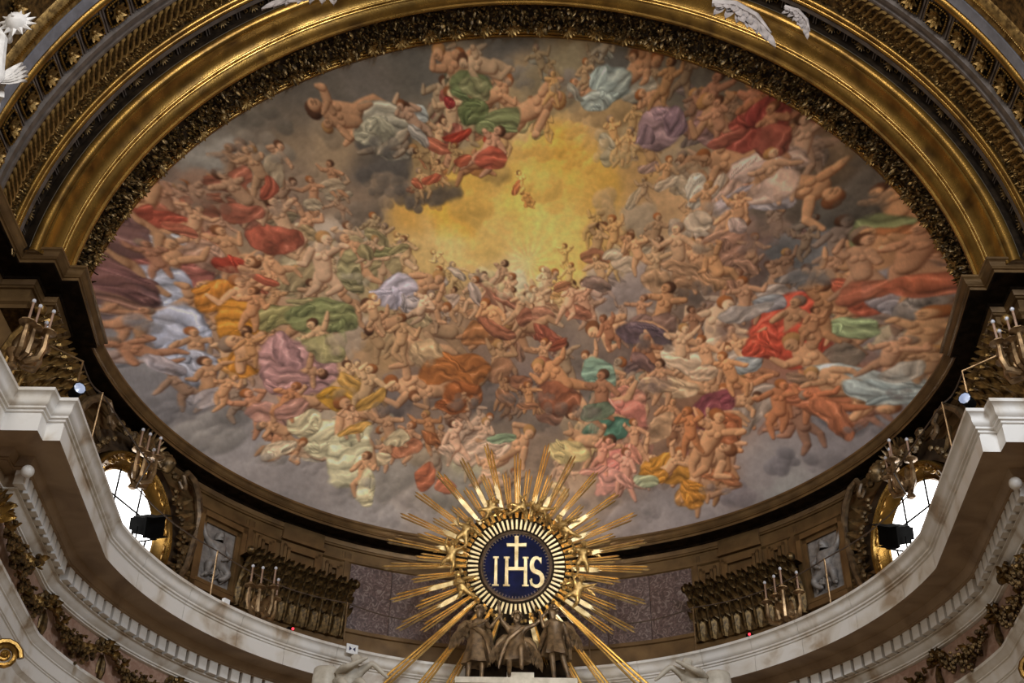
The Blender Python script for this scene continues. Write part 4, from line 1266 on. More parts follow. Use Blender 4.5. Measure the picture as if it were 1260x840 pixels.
for s in (-1, 1):
    side = 'left' if s < 0 else 'right'
    t = empty('balcony', apT(s * 36.8, 8.28, 12.02), 'dark gilded balcony of curling acanthus leaves under the %s wooden panels of the apse' % side, 'balcony', 'gilded balconies')
    balcony_parts(t, 2.72, 10, 1.06, M['gold_dark'], 8.28, .50)
    t = empty('balcony', T3(s * 8.36, 17.75, 11.85, rz=s * pi / 2 * -1), 'gilded leafy balcony behind the big candelabrum on the %s pier' % side, 'balcony', 'gilded balconies')
    balcony_parts(t, 2.3, 7, 1.25, M['gold_old'], None, .62)

# =================================================================== CANDELABRA
def candelabrum(T, n, label, spread, arm_h, reach, candle, thick=1.15, group='candelabra on the ledge'):
    t = empty('candelabrum', T, label, 'candelabrum', group)
    st = MB()
    st.lathe([(.05, -.25), (.09, -.22), (.05, -.15), (.08, -.06), (.13, 0), (.15, .05), (.10, .09), (.05, .12), (.07, .18), (.03, .24)], 10)
    st.leaf(.35, .2, .5, T3(0, -.05, -.02, rx=.3)).leaf(.3, .16, .6, T3(.08, 0, -.02, rz=.8)).leaf(.3, .16, .6, T3(-.08, 0, -.02, rz=-.8))
    st.build('bowl', M['brass'], t)
    for i in range(n):
        u = (i / (n - 1) - .5) * 2 if n > 1 else 0
        ex, ey = spread * u, -reach * (1 - .45 * u * u) + .1 * (i % 2)
        h = arm_h * (1 + .12 * ((i * 7) % 3 - 1))
        am = MB().tube([(0, 0, .04), (ex * .45, ey * .5, -.10), (ex * .85, ey * .9, -.06), (ex * 1.02, ey * 1.02, .12), (ex, ey, h - .10), (ex, ey, h)],
                       [.035 * thick, .036 * thick, .036 * thick, .032 * thick, .026 * thick, .024 * thick], 6)
        am.tube([(ex * .5, ey * .5, -.10), (ex * .55, ey * .62, .02), (ex * .62, ey * .6, .06), (ex * .62, ey * .55, .0)], [.02, .024, .02, .012], 5)
        arm = am.build('arm', M['brass'], t)
        MB().lathe([(.02, 0), (.05, .03), (.085 * thick, .05), (.085 * thick, .065), (.045, .075), (.042, .13), (.03, .14)], 9, T3(ex, ey, h - .02)).build('drip_cup', M['brass'], arm)
        c = MB().lathe([(.022, 0), (.024, .02), (.019, .06), (.019, candle), (.012, candle + .01)], 7, T3(ex, ey, h + .1)).build('candle', M['wax'], arm)
        MB().ball((ex, ey, h + .13 + candle), .034, 7, 5, None, (1, 1, 1.15)).build('bulb', M['bulb'], arm)
    return t


for s in (-1, 1):
    side = 'left' if s < 0 else 'right'
    candelabrum(apT(s * 46.2 if s < 0 else s * 47.2, 7.22, 11.52), 4, 'brass candelabrum with slim candles before the %s balcony of the apse' % side, .36, .42, .25, .34, thick=1.4)
    candelabrum(apT(s * 77.5, 7.25, 12.55), 4, 'brass candelabrum silhouetted against the %s round window' % side, .34, .36, .32, .34, thick=1.5)
    candelabrum(T3(s * 7.62, 15.95, 11.75, rz=s * pi / 2 * -1), 5, 'large brass candelabrum at the %s edge, on the pier cornice' % side, .36, .34, .40, .32, thick=1.6)

# rails: slim posts with a rope between them
post = MB().tube([(0, 0, 0), (0, 0, 1.02)], .016, 6).mesh('rope_post', M['brass'])
POSTS = {-1: [(-6.93, 17.3), (-6.87, 19.4), None], 1: [(6.93, 17.3), (6.87, 19.4), None]}
for s in (-1, 1):
    side = 'left' if s < 0 else 'right'
    pts = [Vector((s * 6.9, 16.75, 12.2))]
    words = ['beside the round window', 'in front of the stone relief', 'at the inner end of the balcony', 'nearest the gilded rays']
    locs = [Vector((s * 6.86, 17.75, 11.3)), ap(s * 56.5, 7.12, 11.3), ap(s * 30.5, 7.12, 11.3), ap(s * 12, 7.12, 11.3)]
    for k, p in enumerate(locs):
        o = place(post, 'rope_post', Matrix.Translation(p))
        tag(o, 'thin brass rope post on the %s cornice, %s' % (side, words[k]), 'post', 'rope posts on the cornice')
        pts.append(p + Vector((0, 0, 1.0)))
    q = []
    for a, b in zip(pts[:-1], pts[1:]):
        am = degrees(atan2((a.x + b.x) / 2, (a.y + b.y) / 2 - YC))
        for i in range(8):
            f = i / 8
            m_ = a.lerp(b, f)
            # the rope follows the curve of the ledge loosely
            az = degrees(atan2(m_.x, m_.y - YC))
            rr = sqrt(m_.x ** 2 + (m_.y - YC) ** 2)
            if m_.y > YC + .6:
                m_ = ap(az, rr + (7.12 - rr) * .9, m_.z)
            m_.z -= .10 * sin(pi * f)
            q.append(m_)
    q.append(pts[-1])
    o = MB().tube(q, .013, 5).build('barrier_rope', M['wire'])
    tag(o, 'dark barrier rope strung along the %s half of the cornice' % side, 'rope')
    o = MB().tube([Vector((s * 7.75, 16.35, 12.45)), Vector((s * 6.9, 16.75, 12.22)), Vector((s * 6.9, 16.75, 11.3))], .018, 5).build('brass_rail', M['brass'])
    tag(o, 'short brass rail beside the big %s candelabrum' % side, 'rail')
    l = empty('spotlight', T3(s * 6.80, 16.55, 11.45, rz=s * -.7), 'small spotlight with a pale blue lens on the %s pier cornice' % side, 'spotlight', 'small blue spotlights')
    MB().lathe([(.06, -.12), (.09, -.1), (.09, .1), (.11, .12)], 10, T3(0, 0, .05, rx=pi / 2)).build('housing', M['black'], l)
    MB().lathe([(.09, 0), (.09, .02), (.02, .035)], 10, T3(0, -.11, .05, rx=pi / 2)).build('lens', M['blue_glass'], l)
    MB().box(-.02, .02, -.02, .02, -.15, 0).build('foot', M['black'], l, False)
    l = empty('signal_lamp', apT(s * (-40.4 if s < 0 else 40.4) * (1 if s > 0 else -1), 7.1, 11.3), 'tiny red signal lamp on the %s cornice edge' % side, 'lamp', 'red signal lamps')
    MB().box(-.06, .06, -.04, .06, 0, .09).build('case', M['black'], l, False)
    MB().ball((.03, -.05, .06), .028, 7, 5).build('red_light', M['red_led'], l)
o = MB().box(-.07, .07, -.04, .04, 0, .10, apT(-53.5, 7.08, 11.31)).build('junction_box', M['paper'], None, False)
tag(o, 'small white box on the left cornice below the stone relief', 'box')
sg = empty('survey_target', apT(-29.4, 6.97, 11.24), 'white survey card with two dark facing triangles on the cornice edge', 'sign')
MB().box(-.125, .125, -.03, 0.0, -.10, .10).build('card', M['paper'], sg, False)
mk = MB()
for q in (-1, 1):
    mk.v += [(q * .07, -.033, .05), (q * .07, -.033, -.05), (q * .008, -.033, 0.0)]
    mk.f.append((len(mk.v) - 3, len(mk.v) - 2, len(mk.v) - 1))
mk.build('bow_tie_mark', M['ink'], sg, False)

# =================================================================== FRUIT GARLANDS OF THE FRIEZE
def bunch(mb, c, n, sx, sy, sz, r):
    for _ in range(n):
        mb.ball((c[0] + rnd.gauss(0, sx), c[1] + rnd.gauss(0, sy) - .02, c[2] + rnd.gauss(0, sz)), r * rnd.uniform(.6, 1.2), 5, 4)


gw = 8.1 * radians(13.5)
gfruit = MB()
for k in range(17):
    t_ = k / 16
    x = -gw / 2 + gw * t_
    z = .72 - .44 * sin(pi * t_) ** .8
    f_ = sin(pi * t_) ** 1.6
    bunch(gfruit, (x, -.11, z), int(2 + 13 * f_), .05, .05, .02 + .075 * f_, .045)
gleaf = MB()
for k in range(26):
    t_ = rnd.random()
    gleaf.leaf(rnd.uniform(.14, .22), .12, .4, Matrix.Translation((-gw / 2 + gw * t_, -.08, .70 - .36 * sin(pi * t_) ** .8)) @ Matrix.Rotation(rnd.uniform(0, 6.28), 4, 'Y') @ Matrix.Rotation(.5, 4, 'X'))
gscroll = MB()
for q in (-1, 1):
    gscroll.tube(spiral(q * .14, .66, .13, 1.1, pi / 2, q, 12, -.06), [.045] * 13, 6)
gscroll.leaf(.3, .2, .4, T3(0, -.02, .5, rx=.1))
gt = MB().tube([(0, -.05, .50), (0.02, -.09, .34), (.03, -.08, .2), (.03, -.06, .07)], [.035, .06, .075, .05], 7).tube([(-.02, -.05, .48), (-.06, -.06, .3), (-.05, -.05, .15)], [.02, .035, .02], 5)
ms = dict(f=gfruit.mesh('fruit', M['gold_dark']), l=gleaf.mesh('leaves', M['gold_old']), s=gscroll.mesh('scroll', M['gold_dark']), t=gt.mesh('tassel', M['gold_dark']))
ordn = ['first', 'second', 'third', 'fourth', 'fifth', 'sixth', 'seventh']
for k in range(-7, 7):
    az = (k + .5) * 13.5
    side = 'left' if k < 0 else 'right'
    i = (k + 7) if k < 0 else (6 - k)
    lab = 'gilded fruit garland on the rose frieze, %s from the %s pier' % (ordn[i], side)
    t = empty('frieze_garland', apT(az, 8.10, 9.24), lab, 'garland', 'fruit garlands on the frieze')
    tag(place(ms['f'], 'fruit', Matrix(), t), kind='stuff')
    place(ms['l'], 'leaves', Matrix(), t)
    A_ = Matrix.Translation((-gw / 2, 0, 0))
    place(ms['s'], 'scroll', A_, t)
    place(ms['t'], 'tassel', A_, t)
# garlands and volute corner on the straight return of the frieze
for s in (-1, 1):
    side = 'left' if s < 0 else 'right'
    t = empty('frieze_garland', T3(s * 7.86, 18.2, 9.3, rz=s * -pi / 2), 'gilded fruit garland on the frieze of the %s pier' % side, 'garland', 'fruit garlands on the frieze')
    tag(place(ms['f'], 'fruit', Matrix(), t), kind='stuff')
    place(ms['l'], 'leaves', Matrix(), t)
    place(ms['s'], 'scroll', Matrix.Translation((-gw / 2, 0, 0)), t)
    o = MB()
    for k in range(5):
        o.leaf(.42, .16, .5, T3(0, -.06, 0, rz=0) @ Matrix.Rotation((k - 2) * .5, 4, 'Y'))
    o.ball((0, -.1, .1), .09, 7, 5).ball((.06, -.12, .3), .07, 7, 5)
    o = o.build('gilt_spray', M['gold'])
    o.matrix_world = T3(s * 7.74, 16.85, 9.45, rz=s * -pi / 2)
    tag(o, 'bright gilded leaf spray on the corner of the %s pier frieze' % side, 'ornament', 'gilded corner sprays')
    v = MB().tube(spiral(0, 0, .24, 2.2, 0, 1, 28), [.055 - .001 * i for i in range(29)], 7).ball((0, -.05, 0), .07, 8, 6)
    o = v.build('capital_volute', M['gold'])
    o.matrix_world = T3(s * 7.74, 18.7, 8.15, rz=s * -.5)
    tag(o, 'gilded volute of a capital at the lower %s corner' % side, 'capital', 'gilded capital volutes')

# =================================================================== THE GLORY (sunburst with the monogram)
SY, SZ = 25.2, 13.13
GT = T3(-0.09, SY, SZ, rx=radians(12.5))      # leans forward; local: X right, Z up, -Y to the nave
G = empty('sunburst', GT, 'huge gilded sunburst with blue monogram disc above the altar', 'sunburst')
MB().lathe([(.74, -.03), (.74, .03)], 56, T3(0, 0, 0, rx=pi / 2)).build('disc', M['lapis'], G, True, 30)
rim = MB()
k = 72
for i in range(k):
    w = 2 * pi * i / k
    for r, y in ((.70, -.03), (.70, -.065), (.73, -.085), (.765, -.07), (.775, 0)):
        rim.v.append((r * cos(w), y, r * sin(w)))
for i in range(k):
    for j in range(4):
        i2 = (i + 1) % k
        rim.f.append((i * 5 + j, i2 * 5 + j, i2 * 5 + j + 1, i * 5 + j + 1))
rim.build('rim', M['rim'], G)
tm = MB().box(-.008, .008, -.02, .02, -.03, .03).mesh('rim_tooth', M['rim'], False)
for i in range(60):
    w = 2 * pi * i / 60
    place(tm, 'rim_tooth', Matrix.Rotation(w, 4, 'Y') @ Matrix.Translation((0, -.05, .685)), G)


def slab(mb, poly, y0, y1):
    n = len(poly)
    k = len(mb.v)
    mb.v += [(x, y0, z) for x, z in poly] + [(x, y1, z) for x, z in poly]
    mb.f.append(tuple(k + i for i in range(n)))
    mb.f.append(tuple(k + n + i for i in range(n))[::-1])
    for i in range(n):
        j = (i + 1) % n
        mb.f.append((k + i, k + n + i, k + n + j, k + j))
    return mb


Y0, Y1 = -.10, -.03
def slabz(mb, poly, y0, y1):
    return slab(mb, [(p[0], p[1] * 1.06 + .11) for p in poly], y0, y1)


# letters of the monogram, laid out on the disc (metres)
mb = MB()
slabz(mb, [(-.455, .05), (-.40, .05), (-.395, -.50), (-.46, -.50)], Y0, Y1)
slabz(mb, [(-.49, .075), (-.37, .075), (-.37, .045), (-.49, .045)], Y0, Y1)
slabz(mb, [(-.50, -.49), (-.36, -.49), (-.36, -.52), (-.50, -.52)], Y0, Y1)
mb.build('letter_i', M['gold_pale'], G, False)
mb = MB()
for x in (-.20, .20):
    slabz(mb, [(x - .032, .05), (x + .032, .05), (x + .036, -.50), (x - .036, -.50)], Y0, Y1)
    slabz(mb, [(x - .065, .075), (x + .06, .075), (x + .06, .045), (x - .065, .045)], Y0, Y1)
    slabz(mb, [(x - .07, -.49), (x + .07, -.49), (x + .07, -.52), (x - .07, -.52)], Y0, Y1)
slabz(mb, [(-.18, -.135), (.18, -.135), (.18, -.20), (-.18, -.20)], Y0, Y1)
mb.build('letter_h', M['gold_pale'], G, False)
mb = MB()
sp = []
for i in range(11):
    w = radians(35 + 205 * i / 10)
    sp.append((.43 + .10 * cos(w), -.085 + .145 * sin(w)))
for i in range(11):
    w = radians(60 - 235 * i / 10)
    sp.append((.43 + .125 * cos(w), -.375 + .145 * sin(w)))
for i in range(len(sp) - 1):
    a, b = Vector(sp[i]), Vector(sp[i + 1])
    w0 = .022 + .024 * sin(pi * i / 20)
    w1 = .022 + .024 * sin(pi * (i + 1) / 20)
    ta = (Vector(sp[min(i + 1, 21)]) - Vector(sp[max(i - 1, 0)])).normalized()
    tb = (Vector(sp[min(i + 2, 21)]) - Vector(sp[max(i, 0)])).normalized()
    na, nb = Vector((-ta.y, ta.x)), Vector((-tb.y, tb.x))
    slabz(mb, [tuple(a + na * w0), tuple(b + nb * w1), tuple(b - nb * w1), tuple(a - na * w0)], Y0, Y1)
slabz(mb, [(.50, .06), (.535, .065), (.535, -.06), (.505, -.04)], Y0, Y1)
slabz(mb, [(.31, -.50), (.335, -.51), (.345, -.37), (.31, -.36)], Y0, Y1)
mb.build('letter_s', M['gold_pale'], G, False)
mb = MB()
slabz(mb, [(-.038, .50), (.045, .50), (.038, -.14), (-.032, -.14)], Y0 - .01, Y1)
slabz(mb, [(-.21, .345), (-.20, .285), (.21, .285), (.215, .355), (.0, .345)], Y0 - .012, Y1)
mb.build('cross', M['gold_pale'], G, False)
# ring of short pegs
pg = MB().box(-.021, .021, -.04, .0, .81, 1.03).mesh('short_ray', M['gold_pale'], False)
for i in range(60):
    place(pg, 'short_ray', Matrix.Rotation(2 * pi * i / 60, 4, 'Y'), G)
# ray bundles: (clockwise angle from the top, outer radius)
RB = [(0, 2.55), (7, 2.2), (14, 2.85), (20, 2.2), (27, 2.8), (33, 2.1), (40, 2.75), (47, 2.0), (54, 2.75), (60, 2.1), (66, 2.85), (72, 2.25), (79, 2.85), (85, 2.25),
      (91, 2.85), (98, 2.25), (106, 2.85), (113, 2.3), (119, 2.85), (125, 2.5), (133, 3.75), (143, 4.0), (152, 4.1), (163, 4.2)]
RB = RB + [(360 - a, r * (1.0 if i % 3 else .97)) for i, (a, r) in enumerate(RB[1:])]
rr_ = random.Random(5)
for a, ro in RB:
    long_ = ro > 2.45
    ri = 1.05
    for q in (-1, 0, 1):
        L = ro * (1 - (.0 if q == 0 else .035 + .02 * q))
        half = .021 if ro < 3 else .027
        x0, x1 = q * .026, q * (.066 if ro < 3 else .085)
        mb = MB()
        y = -.02 - .02 * rr_.random() - (.05 if long_ else 0)
        # slim rod of ridged section: a long wedge with a sharp crest
        mb.v = [(x0 - half * .7, y, ri), (x0, y - .035, ri), (x0 + half * .7, y, ri), (x0, y + .02, ri),
                (x1 - half, y, L - .06), (x1, y - .04, L - .06), (x1 + half, y, L - .06), (x1, y + .02, L - .06), (x1, y, L)]
        mb.f = [(0, 1, 5, 4), (1, 2, 6, 5), (2, 3, 7, 6), (3, 0, 4, 7), (4, 5, 8), (5, 6, 8), (6, 7, 8), (7, 4, 8), (3, 2, 1, 0)]
        o = mb.build('ray', M['gold_pale' if (a in (79, 106, 119, 281, 269, 241, 27, 333, 197) and q != 0) else 'gold_ray'], G, False)  # paler gold on some side rods paints in their whitish reflections
        o.matrix_local = Matrix.Rotation(radians(a), 4, 'Y') @ Matrix.Rotation(rr_.uniform(-.02, .02), 4, 'Z')
    # broad flame-like plate over the root of the bundle
    if long_ and rr_.random() < .9:
        l0, l1 = rr_.uniform(1.15, 1.3), rr_.uniform(1.65, 1.95)
        mb = slab(MB(), [(-.035, l0), (.035, l0), (.052, l1 - .16), (.036, l1 - .10), (.032, l1), (.012, l1 - .1), (0, l1 + .06), (-.015, l1 - .08), (-.036, l1 - .02), (-.052, l1 - .16)], -.14, -.12)
        o = mb.build('flame_plate', M['gold_pale'], G, False)
        o.matrix_local = Matrix.Rotation(radians(a) + rr_.uniform(-.03, .03), 4, 'Y') @ Matrix.Rotation(rr_.uniform(-.12, .12), 4, 'Z') @ Matrix.Rotation(rr_.uniform(-.05, .05), 4, 'X')
bp_ = MB().lathe([(.78, -.01), (1.30, -.01), (1.30, .03), (.78, .03)], 48, T3(0, .03, 0, rx=pi / 2))
bp_.build('backing_ring', M['void'], G, False)
# garland of leaves and fruit around the pegs
gm = MB()
for i in range(150):
    w = rr_.uniform(0, 2 * pi)
    r = 1.17 + rr_.gauss(0, .05)
    R_ = Matrix.Rotation(w, 4, 'Y') @ Matrix.Translation((0, -.10 + rr_.gauss(0, .03), r))
    if i % 2:
        gm.leaf(rr_.uniform(.10, .2), .06, .4, R_ @ Matrix.Rotation(rr_.uniform(0, 6.28), 4, 'Y') @ Matrix.Rotation(.5, 4, 'X'))
    else:
        gm.ball((0, 0, 0), rr_.uniform(.03, .05), 6, 4, R_)
for i in range(48):
    pass
tag(gm.build('garland', M['bronze_gold'], G), kind='stuff')

# cherubs around the glory
cher = human('cherub_body', M['bronze_gold'], CHERUB, child=True)
cher2 = human('cherub_body', M['bronze_gold'], scaled(dict(CHERUB, ell=(-.26, -.08, .46), hal=(-.22, -.12, .62), elr=(.30, -.05, .40), har=(.44, -.1, .48),
              knl=(-.2, -.14, -.12), anl=(-.30, -.05, -.28), tol=(-.34, -.13, -.3), knr=(.14, .02, -.26), anr=(.06, .1, -.44), tor=(.05, .03, -.5)), 1.0), child=True)
cher3 = human('cherub_body', M['bronze_gold'], scaled(dict(CHERUB, look=(.6, -.8, -.2), elr=(.34, -.1, .30), har=(.52, -.16, .26), ell=(-.2, -.14, .2), hal=(-.05, -.24, .16),
              knl=(-.05, -.18, -.16), anl=(-.22, -.04, -.3), tol=(-.28, -.1, -.32), knr=(.22, -.02, -.22), anr=(.36, .06, -.36), tor=(.42, 0, -.4)), 1.0), child=True)
cw = wing_mesh('wing', .42, .26, M['bronze_gold'], 2)
hair_c = MB()
for i in range(14):
    w = 2.4 * i
    hair_c.ball((.10 * cos(w) * (1 - i / 20), .02 + .10 * sin(w) * (1 - i / 20), .57 + .006 * i), .045, 5, 4)
hair_c = hair_c.mesh('hair', M['bronze_gold'])
CH = [(-1.12, .62, .35, 0, 'at the upper left of the blue disc'), (-1.38, .10, .1, 1, 'standing left of the blue disc'), (-1.13, -.55, -.3, 2, 'below the left one, striding'),
      (1.05, .72, -.45, 2, 'at the upper right of the blue disc, climbing'), (1.40, .12, .1, 0, 'standing right of the blue disc'), (1.26, -.62, .35, 1, 'at the lower right of the disc'),
      (-.62, 1.15, .7, 1, 'left of the three on top of the disc'), (.0, 1.24, 1.35, 0, 'in the middle on top of the disc'), (.55, 1.18, -1.0, 2, 'right of the three on top of the disc')]
for x, z, rot, v, where in CH:
    sc = .60 if z < 1 else .50
    t = empty('cherub', GT @ Matrix.Translation((x, -.22, z)) @ Matrix.Rotation(rot, 4, 'Y') @ Matrix.Scale(sc, 4), 'gilded bronze cherub %s' % where, 'cherub', 'cherubs around the sunburst')
    place((cher, cher2, cher3)[v], 'body', Matrix(), t)
    place(hair_c, 'hair', Matrix(), t)
    for q in (-1, 1):
        place(cw, 'wing', T3(q * .06, .10, .32, rz=q * .3) @ Matrix.Diagonal((q, 1, 1, 1)), t)

# =================================================================== BRONZE ANGELS ON THE PEDIMENT
PZ = 10.40
ped = empty('altar_pediment', (0, 25.0, 0), 'grey stone plinth carrying the three bronze angels', 'plinth')
MB().box(-1.25, 1.15, -.42, .45, PZ - .12, PZ).box(-1.15, 1.05, -.36, .4, PZ - .5, PZ - .12).box(-1.4, 1.3, -.45, .5, PZ - .62, PZ - .5).build('plinth', M['statue'], ped, False)
MB().box(-.24, .30, -.10, .40, PZ, PZ + .24).build('block', M['statue'], ped, False)
MB().box(-.48, .66, .05, .45, PZ, PZ + .13).build('step', M['statue'], ped, False)
MB().box(-1.35, 1.25, -.4, .5, 6.0, PZ - .62).build('backing', M['marble_pink'], ped, False)
MB().box(-1.1, 1.0, .55, .62, PZ - .5, PZ + 1.75).build('dark_board', M['void'], ped, False)

LEFT = dict(pelvis=(0, 0, .92), waist=(0, 0, 1.08), chest=(.02, -.02, 1.27), neck=(.03, -.03, 1.42), jaw=(.05, -.05, 1.48), head=(.05, -.04, 1.58), crown=(.05, -.03, 1.66),
            shl=(-.17, 0, 1.34), ell=(-.14, -.22, 1.14), hal=(.12, -.34, 1.20), shr=(.19, -.03, 1.34), elr=(.28, -.18, 1.13), har=(.42, -.24, 1.30),
            hil=(-.09, 0, .88), knl=(-.14, -.06, .50), anl=(-.16, .03, .08), tol=(-.18, -.12, .03), hir=(.1, 0, .88), knr=(.13, -.05, .48), anr=(.13, .03, .08), tor=(.16, -.12, .03), look=(.5, -.85, 0))
MID = dict(pelvis=(0, 0, .70), waist=(0, -.02, .86), chest=(0, -.04, 1.05), neck=(0, -.04, 1.20), jaw=(0, -.08, 1.26), head=(0, -.07, 1.36), crown=(0, -.05, 1.44),
           shl=(-.18, -.02, 1.13), ell=(-.34, -.08, 1.30), hal=(-.38, -.12, 1.58), shr=(.18, -.02, 1.13), elr=(.40, -.08, 1.20), har=(.58, -.14, 1.38),
           hil=(-.1, 0, .66), knl=(-.14, -.16, .36), anl=(-.14, .1, .12), tol=(-.14, .0, .03), hir=(.1, -.02, .66), knr=(.10, -.40, .56), anr=(.12, -.34, .12), tor=(.13, -.46, .04), look=(.05, -1, -.1))
RIGHT = dict(pelvis=(0, 0, .92), waist=(0, 0, 1.08), chest=(-.02, -.02, 1.27), neck=(-.03, -.03, 1.42), jaw=(-.06, -.05, 1.50), head=(-.05, -.04, 1.60), crown=(-.03, -.02, 1.68),
             shl=(-.16, -.05, 1.34), ell=(-.25, -.2, 1.16), hal=(-.30, -.22, 1.36), shr=(.18, .02, 1.34), elr=(.25, 0, 1.08), har=(.30, -.06, .86),
             hil=(-.1, 0, .88), knl=(-.06, -.10, .48), anl=(-.02, .0, .08), tol=(-.06, -.14, .03), hir=(.1, 0, .88), knr=(.18, -.02, .48), anr=(.30, .04, .08), tor=(.32, -.1, .03), look=(-.8, -.5, .35))
aw = wing_mesh('wing', .46, .42, M['bronze'], 3)


def angel(T, pose, label, wings, prof, folds, seed, sash):
    t = empty('angel_statue', T @ Matrix.Scale(.95, 4), label, 'statue', 'bronze angels below the sunburst')
    b = place(human('body', M['bronze'], pose, True, sub=2), 'body', Matrix(), t)
    h = MB()
    hd = Vector(pose['head'])
    for i in range(30):
        w = 2.4 * i
        q = i / 30
        d = Vector((cos(w) * sin(q * 2.0 + .15), sin(w) * sin(q * 2.0 + .15), cos(q * 2.0 + .15)))
        if d.dot(Vector(pose['look']).normalized()) > .45 and d.z < .6:
            continue
        h.ball(tuple(hd + Vector((0, 0, .03)) + d * .10), .035, 6, 4)
    h.build('hair', M['bronze'], t)
    pe = Vector(pose['pelvis'])
    r = skirt(MB(), prof, 30, folds, .16, Matrix.Translation((pe.x, pe.y, 0)), (1, .85), seed).build('tunic', M['bronze'], t, True, 60)
    if sash:
        MB().tube(sash, [.03, .05, .06, .06, .05, .02][:len(sash)], 7).build('sash', M['bronze'], t)
    for (x, y, z, rz, ry, q) in wings:
        place(aw, 'wing', T3(x, y, z, rz=rz, ry=ry) @ Matrix.Diagonal((q, 1, 1, 1)), t)
    return t


angel(T3(-.86, 24.85, PZ), LEFT, 'bronze angel at left below the disc, wing spread, hands to the chest',
      [(-.12, .1, 1.36, .3, -.75, -1), (.12, .14, 1.3, 0.9, .8, 1)], [(.17, 1.30), (.15, 1.08), (.185, .92), (.22, .68), (.27, .44), (.285, .38), (.24, .4)], 6, .4,
      [(-.2, -.15, 1.3), (-.05, -.2, 1.15), (.12, -.16, 1.05), (.22, .0, .95), (.26, .1, .75), (.3, .12, .55)])
angel(T3(-.06, 24.80, PZ + .05), MID, 'bronze angel in the middle raising both arms, stepping on a block',
      [(-.12, .14, 1.0, .1, -.75, -1), (.14, .14, .95, -.1, .85, 1)], [(.18, 1.08), (.16, .88), (.20, .70), (.25, .54), (.28, .40), (.27, .36), (.22, .38)], 5, 1.2,
      [(.16, -.14, 1.12), (.0, -.2, .95), (-.16, -.16, .82), (-.26, -.02, .66), (-.34, .04, .42), (-.36, .06, .26)])
angel(T3(.72, 24.85, PZ), RIGHT, 'bronze angel at right in a short tunic looking up to the disc',
      [(.12, .1, 1.36, -.3, .75, 1), (-.1, .14, 1.3, -.9, -.8, -1)], [(.18, 1.32), (.155, 1.10), (.18, .98), (.225, .78), (.26, .64), (.265, .60), (.21, .62)], 8, 2.0,
      [(.2, .05, 1.25), (.26, .1, 1.0), (.3, .12, .8), (.3, .1, .55)])

# =================================================================== WHITE STATUES
# reclining marble figures on the pediment slopes (only their backs rise into view)
SIT = dict(pelvis=(0, 0, .12), waist=(.02, -.03, .28), chest=(.06, -.06, .46), neck=(.12, -.12, .58), jaw=(.16, -.16, .62), head=(.17, -.17, .70), crown=(.16, -.14, .77),
           shl=(-.12, -.02, .54), ell=(.05, -.3, .50), hal=(.24, -.26, .62), shr=(.24, -.02, .54), elr=(.44, -.08, .66), har=(.60, -.05, .52),
           hil=(-.1, -.05, .1), knl=(-.02, -.45, .2), anl=(.2, -.6, -.1), tol=(.3, -.66, -.12), hir=(.1, -.05, .1), knr=(.3, -.4, .22), anr=(.5, -.5, -.1), tor=(.6, -.54, -.12), look=(.7, -.6, -.5))
for s in (-1, 1):
    t = empty('marble_statue', T3(s * 3.35 + .05, 24.0, 9.62 + (.02 if s > 0 else 0)), 'cream marble figure reclining at the %s bottom edge, arm raised' % ('left' if s < 0 else 'right'), 'statue', 'marble figures on the pediment')
    place(human('body', M['statue'], SIT, child=True, sub=2), 'body', Matrix.Diagonal((-s, 1, 1, 1)) @ Matrix.Scale(1.12, 4), t)
    skirt(MB(), [(.25, .42), (.2, .3), (.3, .12), (.42, -.05), (.45, -.3)], 26, 6, .2, None, (1, .8), 1).build('drapery', M['statue'], t, True, 60)
    skirt(MB(), [(.20, .72), (.235, .68), (.25, .5), (.25, .2), (.24, -.2)], 24, 5, .08, T3(-s * -.42, .12, 0), (1, .7), 2).build('cloak', M['statue'], t, True, 60)

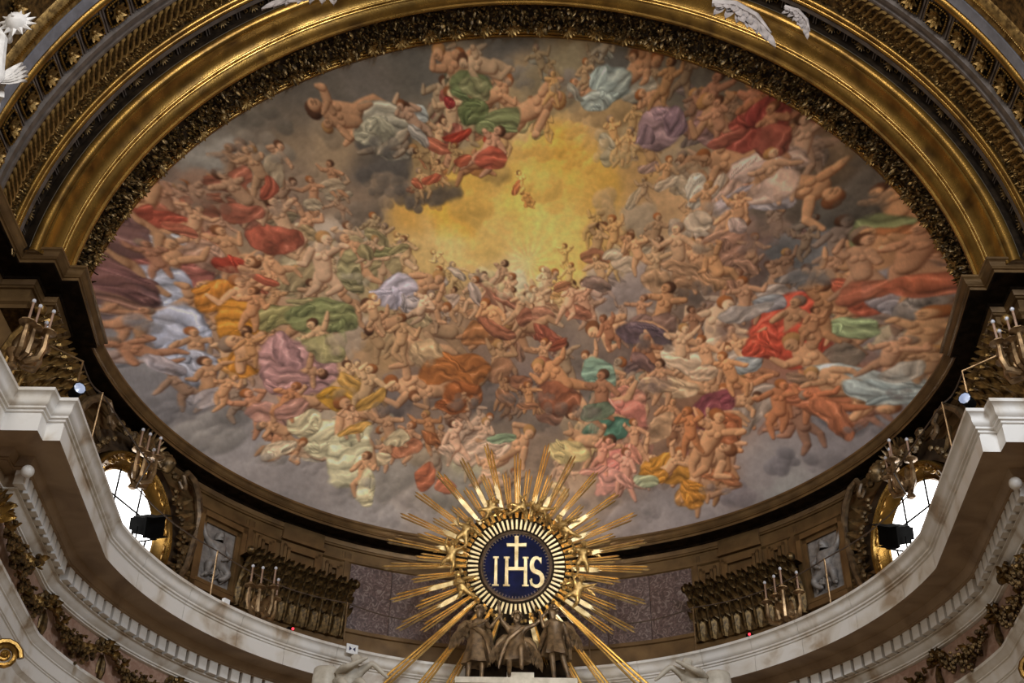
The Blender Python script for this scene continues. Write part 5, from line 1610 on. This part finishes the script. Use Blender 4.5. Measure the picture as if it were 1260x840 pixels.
# stucco angels over the crown of the arch: their wings hang into view
sw = wing_mesh('wing', 1.15, .40, M['stucco_grey'], 3)
FLY = dict(pelvis=(0, 0, 0), waist=(0, -.02, .16), chest=(0, -.04, .36), neck=(0, -.04, .5), jaw=(0, -.08, .56), head=(0, -.07, .66), crown=(0, -.05, .74),
           shl=(-.18, -.02, .42), ell=(-.40, -.08, .5), hal=(-.6, -.1, .66), shr=(.18, -.02, .42), elr=(.4, -.08, .36), har=(.58, -.14, .5),
           hil=(-.1, 0, -.04), knl=(-.16, -.12, -.4), anl=(-.3, .1, -.72), tol=(-.36, .04, -.82), hir=(.1, -.02, -.04), knr=(.2, -.05, -.42), anr=(.3, .1, -.8), tor=(.34, .04, -.9))
fly_m = human('body', M['stucco_grey'], FLY)
for x, z, tilt, lab, ws in ((-3.0, 21.0, .5, 'grey stucco angel over the arch at upper left, one long wing', [(-.42, -.1, -.86, .1, -.30, -1, 1.15), (.15, 0, .2, 0, -.2, 1, 1.0)]),
                            (4.1, 21.3, -.6, 'grey stucco angel over the arch at upper right, two wings down', [(-.62, -.1, -1.28, 0, .78, 1, 1.2), (.74, -.05, -1.32, 0, 1.15, 1, .72)])):
    t = empty('stucco_angel', T3(x, 15.95, z), lab, 'statue', 'stucco angels over the arch')
    place(fly_m, 'body', T3(0, .1, .75, ry=tilt), t)
    for (wx, wy, wz, rz, ry, q, sc) in ws:
        place(sw, 'wing', T3(wx, wy, wz, rz=rz, ry=ry, s=sc) @ Matrix.Diagonal((q, 1, 1, 1)), t)

# white statue with a radiant sun mace, upper left edge
t = empty('sun_statue', T3(-8.25, 13.45, 14.62), 'white draped stucco statue holding a radiant sun at the upper left edge', 'statue')
STD = dict(pelvis=(0, 0, .95), waist=(0, 0, 1.12), chest=(0, -.02, 1.32), neck=(0, -.03, 1.48), jaw=(0, -.06, 1.54), head=(0, -.05, 1.64), crown=(0, -.03, 1.72),
           shl=(-.18, 0, 1.4), ell=(-.3, -.1, 1.15), hal=(-.2, -.3, 1.1), shr=(.18, 0, 1.4), elr=(.34, -.08, 1.2), har=(.38, -.2, 1.25),
           hil=(-.1, 0, .9), knl=(-.12, -.06, .5), anl=(-.12, .03, .08), tol=(-.13, -.12, .03), hir=(.1, 0, .9), knr=(.16, -.12, .5), anr=(.2, .0, .08), tor=(.24, -.15, .03))
place(human('body', M['stucco'], STD, sub=2), 'body', Matrix(), t)
skirt(MB(), [(.22, 1.44), (.2, 1.2), (.24, 1.0), (.32, .7), (.40, .3), (.44, .04)], 40, 9, .16, None, (1, .85), .7).build('robe', M['stucco'], t, True, 60)
MB().tube([(.20, -.25, 1.25), (.32, -.3, 1.0), (.36, -.28, .6), (.40, -.2, .25), (.34, -.15, .05)], [.06, .1, .12, .12, .05], 9).build('cloak', M['stucco'], t)
sm = MB().ball((.45, -.26, 1.42), .17, 14, 10)
for i in range(12):
    w = 2 * pi * i / 12
    sm.tube([(.45 + .14 * cos(w), -.26, 1.42 + .14 * sin(w)), (.45 + .30 * cos(w), -.26, 1.42 + .30 * sin(w))], [.05, .004], 5)
sm.ball((.45, -.43, 1.40), .03, 6, 4)
sm.build('radiant_sun', M['stucco'], t)
fw = MB()
for k in range(5):
    fw.leaf(.5, .14, .1, T3(.38, -.15, .22) @ Matrix.Rotation(.75 + .22 * k, 4, 'Y'))
fw.build('feather', M['stucco'], t)
